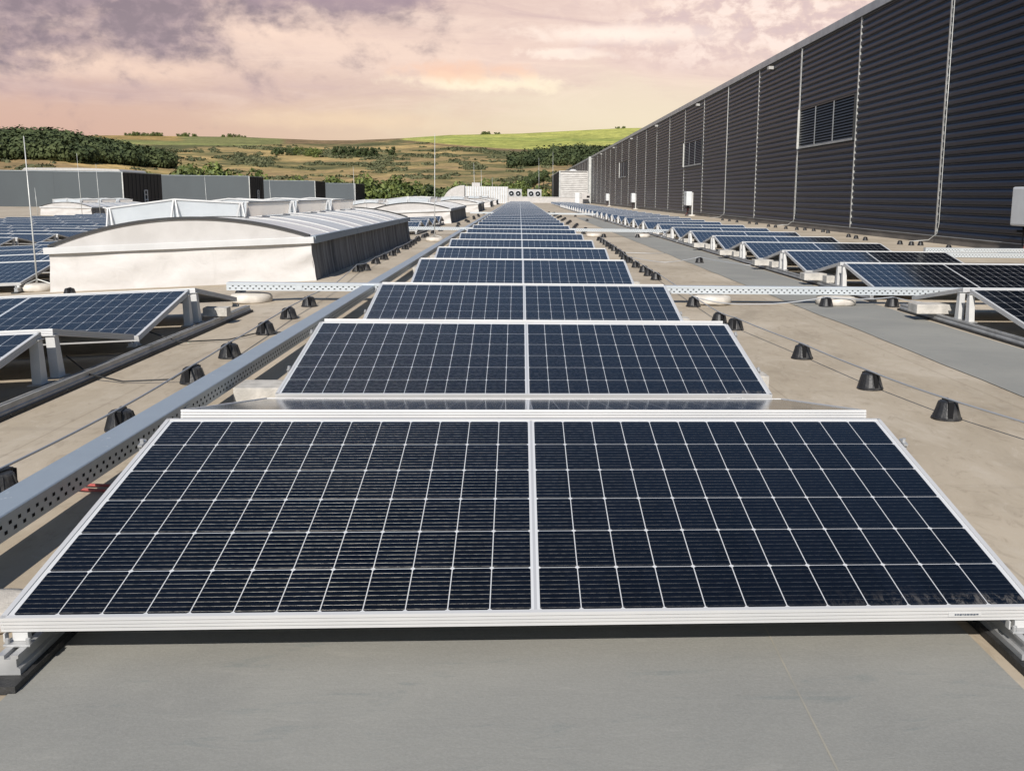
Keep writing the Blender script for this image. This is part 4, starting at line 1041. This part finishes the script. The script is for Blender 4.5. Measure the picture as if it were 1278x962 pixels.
azs = np.concatenate([np.arange(-180, -34, 4), np.arange(-34, 30, .075), np.arange(30, 181, 4)])
ds = np.concatenate([[1, 60, 150, 220], np.geomspace(250, 1750, 210), [1800, 1950, 2300, 3000, 4200]])
A, Dm = np.meshgrid(azs, ds); X, Y, Z = bearing(A, Dm)
na, nd = len(azs), len(ds); V3 = np.stack([X, Y, Z], -1).reshape(-1, 3)
idx = np.arange(na*nd).reshape(nd, na)
quads = np.stack([idx[:-1, :-1], idx[:-1, 1:], idx[1:, 1:], idx[1:, :-1]], -1).reshape(-1, 4)
me = bpy.data.meshes.new('hillside'); me.from_pydata(V3.tolist(), [], quads.tolist())
EL = np.degrees(np.arctan2(Z-CAM_Z, Dm))
n_a = fbm(X*.012, Y*.012, 21); n_b = fbm(X*.004+7, Y*.009, 33); n_c = fbm(X*.03, Y*.05, 44)
def lerp(a, b, t_): return a+(b-a)*t_[..., None]
def ss(x, a, b): t_ = np.clip((x-a)/(b-a), 0, 1); return t_*t_*(3-2*t_)
gold, tan, olive, dgreen = [np.array(c_) for c_ in ((.430, .312, .148), (.325, .228, .126), (.205, .185, .080), (.080, .092, .045))]
cov = lerp(np.broadcast_to(gold, X.shape+(3,)), tan, ss(n_b, .38, .62))
cov = lerp(cov, olive, ss(n_a, .50, .64)*.6)
cov = lerp(cov, dgreen, ss(n_a*.6+n_c*.4, .56, .64)*ss(EL, .4, 1.2)*.75)
# greener upper slope
up = ss(EL, 1.55, 2.05); cov = lerp(cov, olive*.9, up*.45*ss(n_b, .3, .6)); cov = lerp(cov, dgreen, up*ss(n_a, .47, .58)*.65)
# fields along the crest
bl = np.interp(A, [-34, -22, -14, -12, -9, -6.4, -3.9, -1.3, 1.3, 2.2, 4.2, 6, 30], [2.25, 2.18, 2.30, 2.45, 2.50, 2.80, 2.62, 2.46, 2.38, 2.60, 2.66, 2.5, 2.3])
fld = ss(EL-bl, -.02, .03)
fcol = lerp(np.broadcast_to(np.array((.205, .205, .088)), X.shape+(3,)), np.array((.34, .235, .098)), ss(-A, 16.8, 17.6)*ss(EL, 2.42, 2.46)*ss(-A, 22.8, 22.2))
fcol = lerp(fcol, np.array((.25, .26, .10)), ss(EL, 2.40, 2.32)*ss(-A, 12, 14))
fcol = lerp(fcol, np.array((.215, .150, .088)), ss(A, -12.5, -12)*ss(A, -5.4, -6.4))
yg = lerp(np.broadcast_to(np.array((.335, .345, .100)), X.shape+(3,)), np.array((.42, .42, .125)), ss(n_b, .4, .6))
yg = lerp(yg, np.array((.30, .345, .10)), ss(np.abs(EL-2.95), .10, .02)*.8)
fcol = lerp(fcol, np.broadcast_to(yg, fcol.shape) if yg.shape != fcol.shape else yg*1.0, ss(A, -6.4, -6.0)) if False else fcol*(1-ss(A, -6.4, -6.0))[..., None]+yg*ss(A, -6.4, -6.0)[..., None]
cov = cov*(1-fld)[..., None]+fcol*fld[..., None]
# ploughed strip just under the bright field
ps = ss(np.abs(EL-bl+.07), .06, .03)*ss(A, -6.5, -5.5)*ss(A, .8, .2); cov = lerp(cov, np.array((.20, .135, .085)), ps*.8)
site = ss(Dm, 300, 262); cov = lerp(cov, np.array((.13, .14, .05)), site)
ca = me.color_attributes.new('Cover', 'FLOAT_COLOR', 'POINT')
ca.data.foreach_set('color', np.concatenate([cov.reshape(-1, 3), np.ones((na*nd, 1))], 1).astype(np.float32).ravel())
me.materials.append(M['land']); me.polygons.foreach_set('use_smooth', [True]*len(me.polygons)); me.update()
struct('hills_terrain', me, 'dry golden hillside with green fields along its crest', 'hill')

# foliage pieces
def blob_field(name, pts, rad, zs, per, m_, seed, leaf=.3):
    rn = np.random.default_rng(seed); n_ = len(pts)
    d = rn.normal(size=(n_, per, 3)); d /= np.linalg.norm(d, axis=2)[:, :, None]
    lump = 1+.28*np.sin(d[:, :, :1]*5+rn.uniform(0, 6, (n_, 1, 1)))*np.cos(d[:, :, 1:2]*4+d[:, :, 2:]*3)
    c_ = pts[:, None, :]+d*lump*(rn.random((n_, per, 1))**.3)*np.stack([rad, rad, rad*zs], -1)[:, None, :]
    nr = d+rn.normal(0, .28, d.shape); nr /= np.linalg.norm(nr, axis=2)[:, :, None]
    a = np.cross(nr, rn.normal(size=d.shape)); a /= np.linalg.norm(a, axis=2)[:, :, None]; b = np.cross(nr, a)
    s_ = (rad[:, None]*leaf*rn.uniform(.6, 1.3, (n_, per)))[:, :, None]; a = a*s_; b = b*s_*.75
    v = np.stack([c_-a, c_-b, c_+a, c_+b], 2).reshape(-1, 3)
    me_ = bpy.data.meshes.new(name); me_.from_pydata(v.tolist(), [], np.arange(len(v)).reshape(-1, 4).tolist()); me_.materials.append(m_); me_.update(); return me_
# scrub on the slope
cand_a = rng.uniform(-29, 12, 90000); cand_d = 300+1250*rng.random(90000)**.8
cx, cy, cz = bearing(cand_a, cand_d); cel = np.degrees(np.arctan2(cz-CAM_Z, cand_d))
dens = fbm(cand_a*.42+3, cel*6.0, 77, 4); dens2 = fbm(cand_a*2.0, cel*14, 78, 3)
thr = np.interp(cel, [.2, .9, 1.5, 1.9, 2.4, 2.6], [.60, .585, .56, .50, .505, .60])
thr = thr - .06*np.exp(-((cand_a-3)/2.2)**2-((cel-2.2)/.45)**2)*2
bl_c = np.interp(cand_a, [-34, -22, -14, -12, -9, -6.4, -3.9, -1.3, 1.3, 2.2, 4.2, 6, 30], [2.25, 2.18, 2.30, 2.45, 2.50, 2.80, 2.62, 2.46, 2.38, 2.60, 2.66, 2.5, 2.3])
keep = (dens*.7+dens2*.3 > thr) & (cel < bl_c-.06) & (cel > .1)
keep &= ~((cand_a > -27) & (cand_a < -18.5) & (cand_d > 700) & (cand_d < 1000))
sel = np.nonzero(keep)[0][:16000]
rad = .7+2.6*rng.random(len(sel))**2*np.interp(cand_d[sel], [300, 1500], [.55, 1.15]); zs = rng.uniform(.35, .60, len(sel))
pts = np.stack([cx[sel], cy[sel], cz[sel]+rad*.1], -1)
struct('scrub', blob_field('scrub', pts, rad, zs, 14, M['scrub'], 3, .48), 'low dark scrub scattered over the dry slope', 'scrub', kind='stuff')
# woodland on the knoll and a dark wood under the bright field
wa = rng.uniform(-31, -17.6, 3200); wd_ = rng.uniform(670, 960, 3200)
wx, wy, wzz = bearing(wa, wd_); lim = np.interp(wa, [-31, -24, -21, -19, -17.6], [960, 960, 930, 880, 790]); lo = np.interp(wa, [-31, -22, -17.6], [680, 690, 755])
k_ = (wd_ < lim) & (wd_ > lo)
w2a = rng.uniform(-.6, 5.4, 900); w2d = rng.uniform(860, 1160, 900); w2x, w2y, w2z = bearing(w2a, w2d)
k2 = ((w2a-2.9)/1.7)**2+((w2d-1030)/100)**2+.9*(fbm(w2a*1.3, w2d*.012, 61)-.5)*2.2*np.clip(np.abs(w2a-2.9)-.5, 0, 2) < 1.05
k2 |= (fbm(w2a*1.6, w2d*.02, 62) > .58) & (w2d < 1080)
pts = np.concatenate([np.stack([wx[k_], wy[k_], wzz[k_]], -1), np.stack([w2x[k2], w2y[k2], w2z[k2]], -1)])
rad = rng.uniform(3.2, 6.2, len(pts)); pts[:, 2] += rad*.75
struct('woodland', blob_field('woodland', pts, rad, rng.uniform(.8, 1.25, len(pts)), 110, M['wood'], 9, .22), 'dense dark green woodland covering the knoll and the slope', 'woodland', kind='stuff')

# trees one can tell apart
def crown_mesh(seed, w_, h, n, m_, leaf=.42):
    rn = np.random.default_rng(seed); vs = []; fs = []; nb = 16
    bc = np.stack([rn.normal(0, w_*.27, nb), rn.normal(0, w_*.27, nb), rn.uniform(.22, .86, nb)*h], -1); br = rn.uniform(.16, .30, nb)*w_
    br *= np.interp(bc[:, 2]/h, [.2, .6, .9], [1, 1, .7])
    per = n//nb; k = 0
    for c_, r_ in zip(bc, br):
        d = rn.normal(size=(per, 3)); d /= np.linalg.norm(d, axis=1)[:, None]; rad_ = r_*(rn.random(per)**.35)
        for p, dd in zip(c_+d*rad_[:, None]*np.array([1, 1, .85]), d):
            nrm = dd+rn.normal(0, .55, 3); nrm /= np.linalg.norm(nrm); a = np.cross(nrm, rn.normal(size=3)); a /= np.linalg.norm(a); b = np.cross(nrm, a); s = leaf*rn.uniform(.6, 1.3)
            vs += [p-a*s, p-b*s*.6, p+a*s, p+b*s*.6]; fs.append((k, k+1, k+2, k+3)); k += 4
    me_ = bpy.data.meshes.new('crown'); me_.from_pydata([tuple(v) for v in vs], [], fs); me_.materials.append(m_); me_.update(); return me_
def trunk_mesh(h):
    mb = MB(); mb.tube([(0, 0, -1), (.1, .05, h*.3), (-.05, .1, h*.7)], [.38, .28, .08], M['bark'], 8)
    for k in range(5):
        a = k*1.3; mb.tube([(0, .05, h*(.25+.07*k)), (math.cos(a)*h*.14, math.sin(a)*h*.14, h*(.42+.08*k))], [.14, .04], M['bark'], 6)
    return mb.mesh('trunk', smooth=True)
CR = [crown_mesh(1, 9.5, 12.5, 2600, M['leaf']), crown_mesh(2, 8.5, 11.5, 2400, M['leafdark']), crown_mesh(3, 9.0, 10.5, 2300, M['leafolive']), crown_mesh(4, 7.0, 13, 2200, M['leafdark']), crown_mesh(5, 11, 12, 2800, M['leaf'])]
TR = trunk_mesh(12)
KIND = ['fresh green', 'dark green', 'pale olive', 'tall dark', 'broad bright green']
def tree(azd, d, kind, sc, label, group, sink=0.0):
    x_, y_, z_ = bearing(np.array(azd), np.array(float(d)))
    z_ = float(z_)-sink
    t = thing('broadleaf_tree', label, 'tree', T((float(x_), float(y_), z_)) @ RZ(random.uniform(0, 6)) @ Matrix.Scale(sc, 4), group)
    link('trunk', TR, t); link('crown', CR[kind], t); return t
GT = 'trees beyond the far end of the roof'
line = [(-12.6, 262, 2, .98), (-11.9, 250, 2, 1.02), (-11.2, 258, 0, 1.05), (-10.5, 250, 2, 1.03), (-9.8, 262, 0, 1.06), (-9.1, 252, 2, 1.08), (-8.4, 246, 4, 1.02), (-7.7, 240, 0, 1.06), (-7.0, 245, 4, .96), (-6.2, 250, 0, 1.05), (-5.5, 256, 3, .90), (-4.9, 262, 1, .92), (-4.3, 258, 1, 1.02), (-3.7, 266, 0, .98), (-3.2, 262, 1, 1.0), (-2.7, 256, 1, .98), (-2.1, 260, 0, 1.03), (-1.6, 252, 1, 1.0), (-1.0, 256, 0, .92), (.35, 258, 0, 1.0), (.85, 262, 2, .93), (1.75, 262, 0, .85)]
for k, (a_, d_, kd, sc) in enumerate(line):
    tree(a_, d_, kd, sc*(1.12 if a_ < -8.5 else 1.14), '%s tree, %s from the left behind the far roof edge' % (KIND[kd], ORD[k] if k < 20 else ('last but one', 'last')[k-20]), GT)
for k, (a_, d_, kd, sc) in enumerate([(-18.2, 285, 2, 1.0), (-17.5, 290, 2, 1.08), (-16.8, 286, 0, 1.04), (-16.0, 290, 2, 1.06), (-15.2, 287, 0, 1.08), (-14.5, 290, 2, 1.0), (-19.0, 300, 1, .8), (-13.6, 300, 1, .8)]):
    tree(a_, d_, kd, sc*1.3, '%s bush-like tree, %s in the clump behind the second grey enclosure' % (KIND[kd], ORD[k]), 'trees behind the grey enclosures')
for k in range(16):   # hedge climbing the slope
    a_ = -2.6+k*.26; tree(a_, 330+k*9, 1, .62+.1*random.random(), 'dark tree of the hedge climbing the golden slope, %s from its foot' % ORD[k], 'hedge trees on the slope')
sk = [(-12.6, 1180, 1), (-12.1, 1190, 1), (-11.7, 1200, 0), (-10.9, 1180, 4), (-10.6, 1150, 0), (-9.6, 1200, 3), (-9.3, 1210, 3), (-9.0, 1190, 3), (-8.7, 1210, 3), (-8.5, 1160, 3), (-8.2, 1165, 3), (-7.9, 1160, 3), (-7.6, 1165, 3), (-6.8, 1190, 3)]
for k, (a_, d_, kd) in enumerate(sk): tree(a_, d_, kd, 1.15, '%s tree standing alone on the upper slope, %s from the left' % (KIND[kd], ORD[k]), 'trees on the upper slope', 3.5)
cr = [(-19.6, 1.0), (-19.3, 1.2), (-19.0, 1.1), (-18.7, 1.0), (-18.4, 1.2), (-18.1, 1.1), (-17.2, 1.0), (-16.9, 1.15), (-16.5, 1.0), (-15.2, .9), (-14.8, 1.1), (-14.5, 1.0), (-14.2, .8), (-1.9, 1.0), (-1.75, 1.1), (-1.2, .9), (5.2, .9), (5.5, .9)]
for k, (a_, s_) in enumerate(cr): tree(a_, 1745, 4, s_*.85, 'small dark tree on the skyline of the crest, %s from the left' % ORD[k], 'skyline trees', 4.6)
